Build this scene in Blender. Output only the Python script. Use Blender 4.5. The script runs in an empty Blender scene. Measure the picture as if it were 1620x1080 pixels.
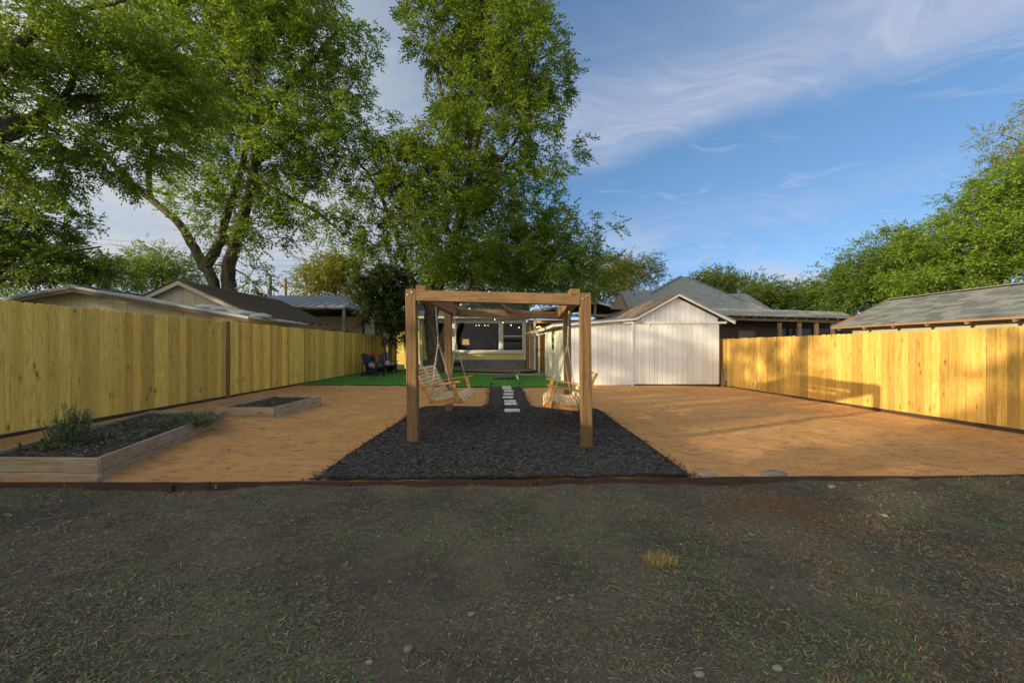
import bpy, bmesh, math, random
import numpy as np
from mathutils import Vector, Matrix
R = math.radians
random.seed(7); np.random.seed(7); rng = np.random.default_rng(7)
sc = bpy.context.scene
COL = sc.collection

# ------------------------------------------------------------------ camera
CAMZ = 1.36
cd = bpy.data.cameras.new('camera'); cam = bpy.data.objects.new('camera', cd); COL.objects.link(cam)
cam.location = (0, 0, CAMZ); cam.rotation_euler = (R(90), 0, 0)
cd.sensor_width = 36; cd.lens = 36 * 600 / 1620; cd.shift_y = 10 / 1620
cd.clip_start = 0.05; cd.clip_end = 3000
sc.camera = cam

# ------------------------------------------------------------------ sky and sun
SUN_EL, SUN_AZ = 11.0, 244.0        # compass-like: 0 = +Y, 90 = +X
w = bpy.data.worlds.new('World'); sc.world = w; w.use_nodes = True
nt = w.node_tree; N = nt.nodes; L = nt.links; N.clear()
def nd(t, **k):
    n = N.new(t)
    for a, b in k.items(): setattr(n, a, b)
    return n
out = nd('ShaderNodeOutputWorld'); bg = nd('ShaderNodeBackground'); L.new(bg.outputs[0], out.inputs[0])
sky = nd('ShaderNodeTexSky', sky_type='NISHITA', sun_disc=False, sun_elevation=R(SUN_EL), sun_rotation=R(SUN_AZ),
         altitude=1500, air_density=0.55, dust_density=0.25, ozone_density=1.6)
bg.inputs[1].default_value = 0.12
tc = nd('ShaderNodeTexCoord'); sp = nd('ShaderNodeSeparateXYZ'); L.new(tc.outputs['Generated'], sp.inputs[0])
def ma(op, a, b=None, c=None, clamp=False):
    n = nd('ShaderNodeMath', operation=op, use_clamp=clamp)
    for i, v in enumerate((a, b, c)):
        if v is None: continue
        if isinstance(v, (int, float)): n.inputs[i].default_value = v
        else: L.new(v, n.inputs[i])
    return n.outputs[0]
def mr(v, a, b, c=0.0, d=1.0):
    n = nd('ShaderNodeMapRange', interpolation_type='SMOOTHSTEP')
    L.new(v, n.inputs[0])
    for i, x in enumerate((a, b, c, d)): n.inputs[i + 1].default_value = x
    return n.outputs[0]
zc = ma('MAXIMUM', sp.outputs[2], 0.02)
px_ = ma('DIVIDE', sp.outputs[0], zc); py_ = ma('DIVIDE', sp.outputs[1], zc)
cb = nd('ShaderNodeCombineXYZ'); L.new(px_, cb.inputs[0]); L.new(py_, cb.inputs[1])
def noise(vec, scale, detail, rough=0.55, dist=0.0):
    n = nd('ShaderNodeTexNoise'); L.new(vec, n.inputs['Vector'])
    n.inputs['Scale'].default_value = scale; n.inputs['Detail'].default_value = detail
    n.inputs['Roughness'].default_value = rough; n.inputs['Distortion'].default_value = dist
    return n.outputs[0]
wn_ = nd('ShaderNodeTexNoise'); L.new(cb.outputs[0], wn_.inputs['Vector']); wn_.inputs['Scale'].default_value = 0.9; wn_.inputs['Detail'].default_value = 3
wv_ = nd('ShaderNodeVectorMath', operation='SUBTRACT'); L.new(wn_.outputs[1], wv_.inputs[0]); wv_.inputs[1].default_value = (.5, .5, .5)
wm_ = nd('ShaderNodeVectorMath', operation='SCALE'); L.new(wv_.outputs[0], wm_.inputs[0]); wm_.inputs['Scale'].default_value = 1.5
wa_ = nd('ShaderNodeVectorMath', operation='ADD'); L.new(cb.outputs[0], wa_.inputs[0]); L.new(wm_.outputs[0], wa_.inputs[1])
mp = nd('ShaderNodeMapping', vector_type='POINT'); L.new(wa_.outputs[0], mp.inputs[0])
mp.inputs['Rotation'].default_value = (0, 0, R(36)); mp.inputs['Scale'].default_value = (0.55, 1.7, 1)
wob = noise(cb.outputs[0], 1.4, 3)
wisp = noise(mp.outputs[0], 1.5, 8, 0.64, 1.3)
mp3 = nd('ShaderNodeMapping'); L.new(wa_.outputs[0], mp3.inputs[0]); mp3.inputs['Rotation'].default_value = (0, 0, R(50)); mp3.inputs['Scale'].default_value = (0.6, 2.3, 1)
fine = noise(mp3.outputs[0], 1.5, 9, 0.6, 0.8)
across = ma('ADD', ma('ADD', ma('MULTIPLY', px_, 0.59), ma('MULTIPLY', py_, 0.81)), ma('MULTIPLY', ma('SUBTRACT', wob, 0.5), 0.5))
band = ma('MULTIPLY', mr(across, 0.85, 1.7), mr(across, 2.08, 1.80))
along = ma('SUBTRACT', ma('MULTIPLY', px_, 0.81), ma('MULTIPLY', py_, 0.59))
band = ma('MULTIPLY', band, mr(along, -1.5, -0.7))
band = ma('MULTIPLY', band, ma('ADD', 0.30, ma('ADD', ma('MULTIPLY', mr(fine, 0.35, 0.72), 0.38), ma('MULTIPLY', mr(wisp, 0.4, 0.7), 0.22))))
streak = ma('MAXIMUM', ma('MULTIPLY', mr(wisp, 0.52, 0.74), 0.42), ma('MULTIPLY', mr(fine, 0.58, 0.76), 0.40))
low = noise(tc.outputs['Generated'], 3.2, 6, 0.6, 0.4)
mp2 = nd('ShaderNodeMapping'); L.new(tc.outputs['Generated'], mp2.inputs[0]); mp2.inputs['Scale'].default_value = (1, 1, 3.2)
low = noise(mp2.outputs[0], 2.6, 7, 0.6, 0.7)
hor = ma('MULTIPLY', mr(low, 0.38, 0.58), mr(sp.outputs[2], 0.36, 0.16))
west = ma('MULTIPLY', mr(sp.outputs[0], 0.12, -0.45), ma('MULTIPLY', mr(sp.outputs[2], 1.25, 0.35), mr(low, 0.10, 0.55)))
cl = ma('MAXIMUM', ma('MAXIMUM', band, streak), ma('MULTIPLY', hor, 0.85), clamp=True)
mix = nd('ShaderNodeMix', data_type='RGBA'); L.new(cl, mix.inputs[0])
hs = nd('ShaderNodeHueSaturation'); hs.inputs['Saturation'].default_value = 1.34; hs.inputs['Value'].default_value = 1.10
gm = nd('ShaderNodeGamma'); gm.inputs[1].default_value = 0.6; L.new(sky.outputs[0], gm.inputs[0]); L.new(gm.outputs[0], hs.inputs['Color'])
L.new(hs.outputs[0], mix.inputs[6]); mix.inputs[7].default_value = (1.72, 1.84, 2.25, 1)
# cloud veil in the west; warm glow towards the sun added as fill light
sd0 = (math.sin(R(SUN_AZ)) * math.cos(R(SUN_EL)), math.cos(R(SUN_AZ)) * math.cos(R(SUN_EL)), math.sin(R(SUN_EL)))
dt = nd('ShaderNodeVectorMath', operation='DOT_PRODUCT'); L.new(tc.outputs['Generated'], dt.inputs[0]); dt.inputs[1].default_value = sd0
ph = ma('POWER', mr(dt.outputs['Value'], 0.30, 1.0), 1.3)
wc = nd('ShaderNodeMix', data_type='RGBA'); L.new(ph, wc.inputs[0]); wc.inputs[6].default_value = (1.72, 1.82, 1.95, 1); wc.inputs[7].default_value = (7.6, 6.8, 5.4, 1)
veil = ma('MAXIMUM', west, ma('MULTIPLY', mr(sp.outputs[1], 0.05, -0.5), mr(low, 0.10, 0.55)))  # unseen cloud behind the camera, added to lift the fill on shaded sides
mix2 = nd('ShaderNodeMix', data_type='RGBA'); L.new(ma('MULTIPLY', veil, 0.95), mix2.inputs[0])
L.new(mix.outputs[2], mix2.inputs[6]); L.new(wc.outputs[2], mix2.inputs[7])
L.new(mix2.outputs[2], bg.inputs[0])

sl = bpy.data.lights.new('sun', 'SUN'); so = bpy.data.objects.new('sun', sl); COL.objects.link(so)
sl.energy = 2.0; sl.angle = R(0.53); sl.color = (1.0, 0.81, 0.52)
sv = Vector((math.sin(R(SUN_AZ)) * math.cos(R(SUN_EL)), math.cos(R(SUN_AZ)) * math.cos(R(SUN_EL)), math.sin(R(SUN_EL))))
so.rotation_euler = sv.to_track_quat('Z', 'Y').to_euler(); so.location = sv * 60

vs = sc.view_settings; vs.view_transform = 'Standard'; vs.look = 'None'; vs.exposure = 1.5; vs.gamma = 1.0
vs.use_curve_mapping = False
sc.cycles.max_bounces = 8; sc.cycles.transparent_max_bounces = 12

# ------------------------------------------------------------------ helpers
def W(px, py, Z):                   # a point of the place from its bearing and its real distance
    return Vector(((px - 810) / 600 * Z, Z, CAMZ - (py - 550) / 600 * Z))
def gz(x, y=0):                     # the yard falls gently from the left fence to the right one
    return -0.0286 * (x + 1.3) if x < -1.3 else -0.012 * (x + 1.3)
def G(px, py):
    z = 0.0
    for _ in range(8):
        Z = 600 * (CAMZ - z) / (py - 550); x = (px - 810) / 600 * Z; z = gz(x)
    return Vector((x, Z, z))

class MB:
    def __init__(s): s.v = []; s.f = []
    def poly(s, pts):
        b = len(s.v); s.v += [tuple(p) for p in pts]; s.f.append(list(range(b, b + len(pts)))); return s
    def hexa(s, p):                 # 8 points: bottom ring 0-3, top ring 4-7
        b = len(s.v); s.v += [tuple(q) for q in p]
        for f in ((3, 2, 1, 0), (4, 5, 6, 7), (0, 1, 5, 4), (1, 2, 6, 5), (2, 3, 7, 6), (3, 0, 4, 7)):
            s.f.append([b + i for i in f])
        return s
    def box(s, x0, x1, y0, y1, z0, z1):
        return s.hexa([(x0, y0, z0), (x1, y0, z0), (x1, y1, z0), (x0, y1, z0), (x0, y0, z1), (x1, y0, z1), (x1, y1, z1), (x0, y1, z1)])
    def beam(s, a, b, wd, ht, up=(0, 0, 1), ch=0.0):  # rectangular bar from a to b, optionally chamfered
        a = Vector(a); b = Vector(b); d = (b - a).normalized(); up = Vector(up)
        sd = d.cross(up)
        if sd.length < 1e-4: sd = d.cross(Vector((1, 0, 0)))
        sd.normalize(); u = sd.cross(d).normalized()
        hw, hh = wd / 2, ht / 2
        if ch <= 0:
            q = [(-hw, -hh), (hw, -hh), (hw, hh), (-hw, hh)]
            rings = [(a, q), (b, q)]
        else:
            q = [(-hw + ch, -hh), (hw - ch, -hh), (hw, -hh + ch), (hw, hh - ch), (hw - ch, hh), (-hw + ch, hh), (-hw, hh - ch), (-hw, -hh + ch)]
            q2 = [(x * (1 - ch / hw), y * (1 - ch / hh)) for x, y in q]
            rings = [(a, q2), (a + d * ch, q), (b - d * ch, q), (b, q2)]
        n = len(q); base = len(s.v)
        for c, qq in rings:
            for x, y in qq: s.v.append(tuple(c + sd * x + u * y))
        for r in range(len(rings) - 1):
            for i in range(n):
                j = (i + 1) % n; s.f.append([base + r * n + i, base + r * n + j, base + (r + 1) * n + j, base + (r + 1) * n + i])
        s.f.append([base + i for i in range(n)][::-1]); s.f.append([base + (len(rings) - 1) * n + i for i in range(n)])
        return s
    def tube(s, pts, rad, n=6, caps=True):
        pts = [Vector(p) for p in pts]
        if not hasattr(rad, '__len__'): rad = [rad] * len(pts)
        base = len(s.v); ref = None
        for i, p in enumerate(pts):
            d = (pts[min(i + 1, len(pts) - 1)] - pts[max(i - 1, 0)])
            d = d.normalized() if d.length > 1e-9 else Vector((0, 0, 1))
            if ref is None: ref = Vector((1, 0, 0)) if abs(d.x) < 0.9 else Vector((0, 1, 0))
            sd = (ref - d * ref.dot(d)).normalized(); ref = sd; u = d.cross(sd)
            for k in range(n):
                a = 2 * math.pi * k / n; s.v.append(tuple(p + (sd * math.cos(a) + u * math.sin(a)) * rad[i]))
        for i in range(len(pts) - 1):
            for k in range(n):
                j = (k + 1) % n; s.f.append([base + i * n + k, base + i * n + j, base + (i + 1) * n + j, base + (i + 1) * n + k])
        if caps and n > 2:
            s.f.append([base + k for k in range(n)][::-1]); s.f.append([base + (len(pts) - 1) * n + k for k in range(n)])
        return s
    def lathe(s, c, prof, n=16, ax=(0, 0, 1)):
        c = Vector(c); q = Vector(ax).to_track_quat('Z', 'Y'); base = len(s.v)
        for r, h in prof:
            for k in range(n):
                a = 2 * math.pi * k / n; s.v.append(tuple(c + q @ Vector((r * math.cos(a), r * math.sin(a), h))))
        for i in range(len(prof) - 1):
            for k in range(n):
                j = (k + 1) % n; s.f.append([base + i * n + k, base + i * n + j, base + (i + 1) * n + j, base + (i + 1) * n + k])
        s.f.append([base + k for k in range(n)][::-1]); s.f.append([base + (len(prof) - 1) * n + k for k in range(n)])
        return s
    def slab(s, pts, off):          # a polygon given a thickness along the vector off
        pts = [Vector(p) for p in pts]; off = Vector(off); n = len(pts); b = len(s.v)
        s.v += [tuple(p) for p in pts] + [tuple(p + off) for p in pts]
        s.f.append([b + i for i in range(n)][::-1]); s.f.append([b + n + i for i in range(n)])
        for i in range(n):
            j = (i + 1) % n; s.f.append([b + i, b + j, b + n + j, b + n + i])
        return s
    def mesh(s, name, off=(0, 0, 0), fix=True):
        m = bpy.data.meshes.new(name); o = Vector(off)
        m.from_pydata([(x - o.x, y - o.y, z - o.z) for x, y, z in s.v], [], s.f)
        if fix:
            bm = bmesh.new(); bm.from_mesh(m); bmesh.ops.recalc_face_normals(bm, faces=bm.faces); bm.to_mesh(m); bm.free()
        m.update(); return m

def wloc(o):
    v = Vector(o.location)
    while o.parent: o = o.parent; v = v + Vector(o.location)
    return v
def link(name, me, mat=None, parent=None, loc=(0, 0, 0)):
    o = bpy.data.objects.new(name, me); COL.objects.link(o); o.location = loc
    if parent is not None: o.parent = parent
    if mat is not None and me is not None and not me.materials: me.materials.append(mat)
    return o
def put(name, mb, mat, parent=None, smooth=False, fix=True, origin=None):
    """geometry given in world coordinates, under its (unrotated) parent"""
    base = wloc(parent) if parent is not None else Vector((0, 0, 0))
    o0 = Vector(origin) if origin is not None else base
    me = mb.mesh(name, o0, fix)
    if smooth: me.polygons.foreach_set('use_smooth', [True] * len(me.polygons))
    return link(name, me, mat, parent, o0 - base)
def np_mesh(name, V, F):            # fast: V (n,3), F (m,k)
    V = np.asarray(V, dtype=np.float32); F = np.asarray(F, dtype=np.int32); m = bpy.data.meshes.new(name); k = F.shape[1]
    m.vertices.add(len(V)); m.vertices.foreach_set('co', V.ravel())
    m.loops.add(F.size); m.loops.foreach_set('vertex_index', F.ravel())
    m.polygons.add(len(F)); m.polygons.foreach_set('loop_start', np.arange(0, F.size, k, dtype=np.int32))
    m.update(calc_edges=True); return m
def tag(o, label=None, cat=None, group=None, kind=None):
    if label: o['label'] = label
    if cat: o['category'] = cat
    if group: o['group'] = group
    if kind: o['kind'] = kind
    return o
def thing(name, loc, label, cat, group=None):
    o = bpy.data.objects.new(name, None); COL.objects.link(o); o.location = loc; o.empty_display_size = 0.2
    return tag(o, label, cat, group)

# ------------------------------------------------------------------ materials
MATS = {}
class Mt:
    """small node-graph builder"""
    def __init__(s, name):
        s.m = bpy.data.materials.new(name); s.m.use_nodes = True; s.t = s.m.node_tree; s.n = s.t.nodes; s.l = s.t.links
        s.b = s.n['Principled BSDF']; MATS[name] = s.m
    def nd(s, t, **k):
        n = s.n.new(t)
        for a, b in k.items(): setattr(n, a, b)
        return n
    def set(s, sock, v):
        if isinstance(v, (int, float, tuple)):
            if isinstance(v, tuple) and len(v) == 3 and sock.type == 'RGBA': v = v + (1,)
            sock.default_value = v
        else: s.l.new(v, sock)
    def coord(s, stretch=(1, 1, 1), rnd=True, kind='Object', rot=(0, 0, 0)):
        c = s.nd('ShaderNodeTexCoord').outputs[kind]
        if rnd:
            oi = s.nd('ShaderNodeObjectInfo'); mu = s.nd('ShaderNodeMath', operation='MULTIPLY'); s.l.new(oi.outputs['Random'], mu.inputs[0]); mu.inputs[1].default_value = 91.7
            cb = s.nd('ShaderNodeCombineXYZ')
            for i in range(3): s.l.new(mu.outputs[0], cb.inputs[i])
            ad = s.nd('ShaderNodeVectorMath', operation='ADD'); s.l.new(c, ad.inputs[0]); s.l.new(cb.outputs[0], ad.inputs[1]); c = ad.outputs[0]
        mp = s.nd('ShaderNodeMapping'); s.l.new(c, mp.inputs[0]); mp.inputs['Scale'].default_value = stretch; mp.inputs['Rotation'].default_value = rot
        return mp.outputs[0]
    def noise(s, vec, scale, detail=4, rough=0.55, dist=0.0, col=False):
        n = s.nd('ShaderNodeTexNoise'); s.l.new(vec, n.inputs['Vector'])
        n.inputs['Scale'].default_value = scale; n.inputs['Detail'].default_value = detail; n.inputs['Roughness'].default_value = rough; n.inputs['Distortion'].default_value = dist
        return n.outputs[1 if col else 0]
    def voro(s, vec, scale, feature='F1', out=0, rnd=1.0):
        n = s.nd('ShaderNodeTexVoronoi', feature=feature); s.l.new(vec, n.inputs['Vector']); n.inputs['Scale'].default_value = scale; n.inputs['Randomness'].default_value = rnd
        return n.outputs[out]
    def ramp(s, v, a, b, c=0.0, d=1.0):
        n = s.nd('ShaderNodeMapRange', interpolation_type='SMOOTHSTEP'); s.l.new(v, n.inputs[0])
        for i, x in enumerate((a, b, c, d)): n.inputs[i + 1].default_value = x
        return n.outputs[0]
    def mix(s, f, a, b, mode='MIX'):
        n = s.nd('ShaderNodeMix', data_type='RGBA', blend_type=mode); s.set(n.inputs[0], f); s.set(n.inputs[6], a); s.set(n.inputs[7], b); return n.outputs[2]
    def math(s, op, a, b=0.0):
        n = s.nd('ShaderNodeMath', operation=op); s.set(n.inputs[0], a); s.set(n.inputs[1], b); return n.outputs[0]
    def rnd(s): return s.nd('ShaderNodeObjectInfo').outputs['Random']
    def island(s): return s.nd('ShaderNodeNewGeometry').outputs['Random Per Island']
    def bump(s, h, strength=0.3, dist=0.01):
        n = s.nd('ShaderNodeBump'); s.l.new(h, n.inputs['Height']); n.inputs['Strength'].default_value = strength; n.inputs['Distance'].default_value = dist
        s.l.new(n.outputs[0], s.b.inputs['Normal']); return n
    def done(s, col, rough=0.7, metal=0.0, spec=0.5):
        s.set(s.b.inputs['Base Color'], col); s.set(s.b.inputs['Roughness'], rough); s.b.inputs['Metallic'].default_value = metal; s.b.inputs['Specular IOR Level'].default_value = spec
        return s.m

def wood(name, ca, cb, knot=(0.15, 0.06, 0.02), axis='z', rough=0.75, vary=0.35, knots=True, tint=None, knotscale=1.0, grey=None, cracks=False):
    m = Mt(name); ax = 'xyz'.index(axis)
    st = [26, 26, 26]; st[ax] = 1.3
    g = m.noise(m.coord(tuple(st)), 1.0, 6, 0.6, 0.6)
    st2 = [7, 7, 7]; st2[ax] = 0.55
    g2 = m.noise(m.coord(tuple(st2)), 1.0, 3, 0.5, 1.6)
    wv = m.nd('ShaderNodeMath', operation='SINE'); m.l.new(m.math('MULTIPLY', g2, 46.0), wv.inputs[0])
    base = m.mix(m.ramp(g, 0.3, 0.72), ca, cb)
    base = m.mix(m.ramp(wv.outputs[0], 0.45, 1.0, 0.0, 0.42), base, tuple(x * 0.62 for x in cb))
    if knots:
        st3 = [6.2, 6.2, 6.2]; st3[ax] = 2.3; st3[1 if ax != 1 else 0] = .25
        v = m.voro(m.coord(tuple(s_ * knotscale for s_ in st3)), 1.0)
        jit = m.math('MULTIPLY', m.noise(m.coord((14, 14, 14)), 1.0, 2), 0.10)
        v2 = m.math('ADD', v, jit)
        base = m.mix(m.ramp(v2, 0.34, 0.15, 0, 0.42), base, tuple(x * 0.55 for x in cb))
        base = m.mix(m.ramp(v2, 0.165, 0.12, 0, 0.7), base, knot)
    if cracks:
        st4 = [38, 38, 38]; st4[ax] = 0.5
        ck = m.noise(m.coord(tuple(st4)), 1.0, 2, .5, .3); base = m.mix(m.ramp(ck, .66, .70, 0, .8), base, tuple(x * .25 for x in cb))
    r = m.rnd()
    if tint: base = m.mix(m.ramp(r, 0.70, 1.0, 0, 0.6), base, m.mix(0.6, base, tint))
    if grey:
        gg = m.noise(m.coord((3, 3, 3)), 1.0, 4); base = m.mix(m.ramp(gg, 0.42, 0.7, 0, 0.8), base, grey)
    mul = m.nd('ShaderNodeHueSaturation'); m.l.new(base, mul.inputs['Color'])
    m.l.new(m.ramp(m.math('FRACT', m.math('MULTIPLY', r, 7.31)), 0, 1, 1 - vary * 0.5, 1 + vary * 0.5), mul.inputs['Value'])
    m.bump(g, 0.35, 0.004)
    return m.done(mul.outputs[0], rough, spec=0.25)

def plain(name, ca, cb=None, scale=6, rough=0.7, metal=0.0, bump=0.0, bdist=0.005, detail=5, stretch=(1, 1, 1), vary=0.0, spec=0.4, rnd=True):
    m = Mt(name); cb = cb or tuple(x * 0.75 for x in ca)
    n = m.noise(m.coord(stretch, rnd), scale, detail, 0.6)
    c = m.mix(m.ramp(n, 0.32, 0.7), ca, cb)
    if vary:
        h = m.nd('ShaderNodeHueSaturation'); m.l.new(c, h.inputs['Color']); m.l.new(m.ramp(m.rnd(), 0, 1, 1 - vary, 1 + vary), h.inputs['Value']); c = h.outputs[0]
    if bump: m.bump(n, bump, bdist)
    return m.done(c, rough, metal, spec)

def leafmat(name, ca, cb, cc=None, trans=0.35, island=0.5, pos_scale=0.5, rough=0.55):
    m = Mt(name); c = m.coord((1, 1, 1), False)
    n = m.noise(c, pos_scale, 3, 0.6); isl = m.island()
    col = m.mix(m.ramp(n, 0.35, 0.65), ca, cb)
    col = m.mix(m.math('MULTIPLY', isl, island), col, cc or cb)
    h = m.nd('ShaderNodeHueSaturation'); m.l.new(col, h.inputs['Color']); m.l.new(m.ramp(m.math('FRACT', m.math('MULTIPLY', isl, 13.7)), 0, 1, 0.7, 1.25), h.inputs['Value'])
    col = h.outputs[0]
    m.done(col, rough, spec=0.3)
    tr = m.nd('ShaderNodeBsdfTranslucent'); 
    tc = m.mix(0.5, col, (0.35, 0.42, 0.03), 'MIX'); m.l.new(tc, tr.inputs[0])
    mx = m.nd('ShaderNodeMixShader'); mx.inputs[0].default_value = trans
    o = m.n['Material Output']; m.l.new(m.b.outputs[0], mx.inputs[1]); m.l.new(tr.outputs[0], mx.inputs[2]); m.l.new(mx.outputs[0], o.inputs[0])
    return m.m

PINE = wood('pine_picket', (0.84, 0.62, 0.155), (0.70, 0.475, 0.09), tint=(0.55, 0.28, 0.06), vary=0.46)
PINE_R = wood('pine_picket_warm', (0.70, 0.46, 0.125), (0.57, 0.335, 0.07), tint=(0.50, 0.20, 0.04), vary=0.5)
CEDAR_Z = wood('timber_upright', (0.28, 0.172, 0.08), (0.18, 0.105, 0.046), axis='z', vary=0.15, knotscale=0.6, cracks=True)
CEDAR_X = wood('timber_across', (0.255, 0.158, 0.08), (0.165, 0.095, 0.042), axis='x', vary=0.15, knotscale=0.6, cracks=True)
CEDAR_Y = wood('timber_along', (0.29, 0.175, 0.082), (0.19, 0.105, 0.044), axis='y', vary=0.15, knotscale=0.6, cracks=True)
SLAT = wood('swing_slat', (0.86, 0.68, 0.42), (0.72, 0.52, 0.28), axis='y', vary=0.2, knots=False)
SWINGF = wood('swing_frame', (0.70, 0.38, 0.13), (0.52, 0.24, 0.07), axis='x', vary=0.15, knots=False)
BEDX = wood('bed_board_across', (0.46, 0.36, 0.22), (0.30, 0.22, 0.13), axis='x', vary=0.3, grey=(0.38, 0.36, 0.31))
BEDY = wood('bed_board_along', (0.50, 0.41, 0.27), (0.33, 0.26, 0.17), axis='y', vary=0.3, grey=(0.42, 0.40, 0.35))
GALV = plain('galvanised', (0.62, 0.60, 0.52), (0.42, 0.40, 0.34), 40, 0.35, 0.85)
BOLT = plain('bolt_steel', (0.6, 0.6, 0.58), (0.4, 0.4, 0.38), 60, 0.35, 0.9)
EDGE = plain('edging_brown', (0.085, 0.046, 0.035), (0.05, 0.03, 0.024), 5, 0.7, 0.0, 0.2, 0.003, stretch=(1, 1, 6))
CONC = plain('concrete', (0.42, 0.37, 0.29), (0.29, 0.25, 0.19), 3, 0.9, bump=0.3, bdist=0.006)
PAVER = plain('paver', (0.76, 0.75, 0.71), (0.60, 0.58, 0.53), 9, 0.9, bump=0.3, bdist=0.004, vary=0.1)
BLACK = plain('black_plastic', (0.016, 0.016, 0.018), (0.03, 0.03, 0.03), 20, 0.45)
DARKSTEEL = plain('dark_steel', (0.035, 0.037, 0.042), (0.06, 0.06, 0.065), 4, 0.5, 0.3)
NAVY = plain('navy_resin', (0.016, 0.027, 0.072), (0.012, 0.02, 0.055), 8, 0.5)

# ------------------------------------------------------------------ the ground
def vnoise(x, y, s, seed=0):
    x = np.asarray(x, float) / s; y = np.asarray(y, float) / s
    xi = np.floor(x).astype(np.int64); yi = np.floor(y).astype(np.int64); fx = x - xi; fy = y - yi
    fx = fx * fx * (3 - 2 * fx); fy = fy * fy * (3 - 2 * fy)
    def h(a, b):
        n = (a * 374761393 + b * 668265263 + seed * 1442695041) & 0xffffffff
        n = ((n ^ (n >> 13)) * 1274126177) & 0xffffffff
        return ((n ^ (n >> 16)) & 0xffff) / 65535.0
    return (h(xi, yi) * (1 - fx) + h(xi + 1, yi) * fx) * (1 - fy) + (h(xi, yi + 1) * (1 - fx) + h(xi + 1, yi + 1) * fx) * fy
def gzv(x): x = np.asarray(x, float); return np.where(x < -1.3, -0.0286 * (x + 1.3), -0.012 * (x + 1.3))

EP = [G(-250, 768), G(0, 765), G(300, 765), G(505, 763), G(700, 762.5), G(810, 761), G(950, 759.5), G(1085, 757), G(1250, 755), G(1450, 755), G(1620, 752), G(1900, 748)]
EX = np.array([p.x for p in EP]); EY = np.array([p.y for p in EP])
EX = np.concatenate([[-9.5], EX, [11.0]]); EY = np.concatenate([[EY[0]], EY, [EY[-1] + 0.1]])
def edge_y(x): return np.interp(x, EX, EY)
def soil_z(x, y):
    d = np.clip((edge_y(x) - y) / 0.5, 0, 1)
    return gzv(x) - 0.042 - 0.025 * d + (vnoise(x, y, 1.1, 3) - .5) * .07 + (vnoise(x, y, .3, 4) - .5) * .03 + (vnoise(x, y, .09, 5) - .5) * .012
def gran_z(x, y):
    return gzv(x) + (vnoise(x, y, .9, 8) - .5) * .03 + (vnoise(x, y, .26, 9) - .5) * .020 + (vnoise(x, y, .08, 10) - .5) * .004

def strip(name, lo, hi, t0, t1, nu, nv, zf, swap=False):
    """grid between two curves: lo(t)..hi(t) across, t along"""
    t = np.linspace(t0, t1, nv); u = np.linspace(0, 1, nu)
    T, U = np.meshgrid(t, u, indexing='ij'); A = lo(T); B = hi(T); S = A + (B - A) * U
    X, Y = (T, S) if swap else (S, T)
    V = np.stack([X, Y, zf(X, Y)], -1).reshape(-1, 3)
    i = np.arange(nv - 1)[:, None] * nu + np.arange(nu - 1)[None, :]; i = i.ravel()
    F = np.stack([i, i + 1, i + nu + 1, i + nu], -1)
    if swap: F = F[:, ::-1]
    m = np_mesh(name, V, F); m.polygons.foreach_set('use_smooth', [True] * len(m.polygons)); return m

# --- ground colours
m = Mt('granite_gravel'); c = m.coord((1, 1, 1), False)
n1 = m.noise(c, 1.3, 4); n2 = m.noise(m.coord((1, 2.2, 1), False), 4.5, 9, 0.78); n3 = m.noise(c, 90, 4, 0.75); n4 = m.voro(c, 260)
col = m.mix(m.ramp(n1, 0.3, 0.7), (0.72, 0.405, 0.16), (0.63, 0.335, 0.12))
col = m.mix(m.ramp(n2, 0.50, 0.62, 0, 0.7), col, (0.27, 0.145, 0.075))
col = m.mix(m.ramp(n3, 0.42, 0.62, 0, 0.35), col, (0.50, 0.22, 0.085))
col = m.mix(m.ramp(n4, 0.25, 0.05, 0, 0.4), col, (0.85, 0.55, 0.30))
m.bump(m.noise(c, 40, 6, 0.8), 0.8, 0.02); GRAN = m.done(col, 0.95, spec=0.15)
m = Mt('soil'); c = m.coord((1, 1, 1), False)
n1 = m.noise(c, 1.1, 6, .62); n2 = m.noise(c, 9, 6, 0.7); n3 = m.noise(c, 70, 4, 0.75)
col = m.mix(m.ramp(n1, 0.36, 0.64), (0.185, 0.158, 0.105), (0.105, 0.090, 0.064))
col = m.mix(m.ramp(n2, 0.50, 0.70, 0, 0.6), col, (0.25, 0.215, 0.14))
col = m.mix(m.ramp(n3, 0.45, 0.65, 0, 0.6), col, (0.06, 0.054, 0.043))
m.bump(m.math('ADD', n2, m.noise(c, 45, 5, 0.8)), 0.7, 0.03); SOIL = m.done(col, 0.95, spec=0.15)
m = Mt('mulch_base'); c = m.coord((1, 1, 1), False); n1 = m.noise(c, 30, 5, 0.7)
m.bump(n1, 0.8, 0.03); MULCH = m.done(m.mix(m.ramp(n1, 0.4, 0.65), (0.028, 0.026, 0.025), (0.085, 0.076, 0.07)), 0.9, spec=0.2)
m = Mt('mulch_chip'); isl = m.island()
col = m.mix(isl, (0.042, 0.041, 0.040), (0.165, 0.158, 0.15)); col = m.mix(m.ramp(isl, 0.975, 0.985), col, (0.30, 0.22, 0.13)); CHIP = m.done(col, 0.8, spec=0.25)
m = Mt('turf_base'); c = m.coord((1, 1, 1), False); n1 = m.noise(c, 40, 4, 0.7); n2 = m.noise(c, 0.8, 2)
col = m.mix(m.ramp(n1, 0.3, 0.7), (0.09, 0.26, 0.045), (0.055, 0.18, 0.028)); col = m.mix(m.ramp(n2, 0.4, 0.6, 0, 0.25), col, (0.08, 0.26, 0.05))
m.bump(n1, 0.6, 0.02); TURF = m.done(col, 0.9, spec=0.15)
m = Mt('turf_blade'); TURFB = m.done(m.mix(m.island(), (0.08, 0.25, 0.04), (0.15, 0.38, 0.08)), 0.7, spec=0.2)
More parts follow.
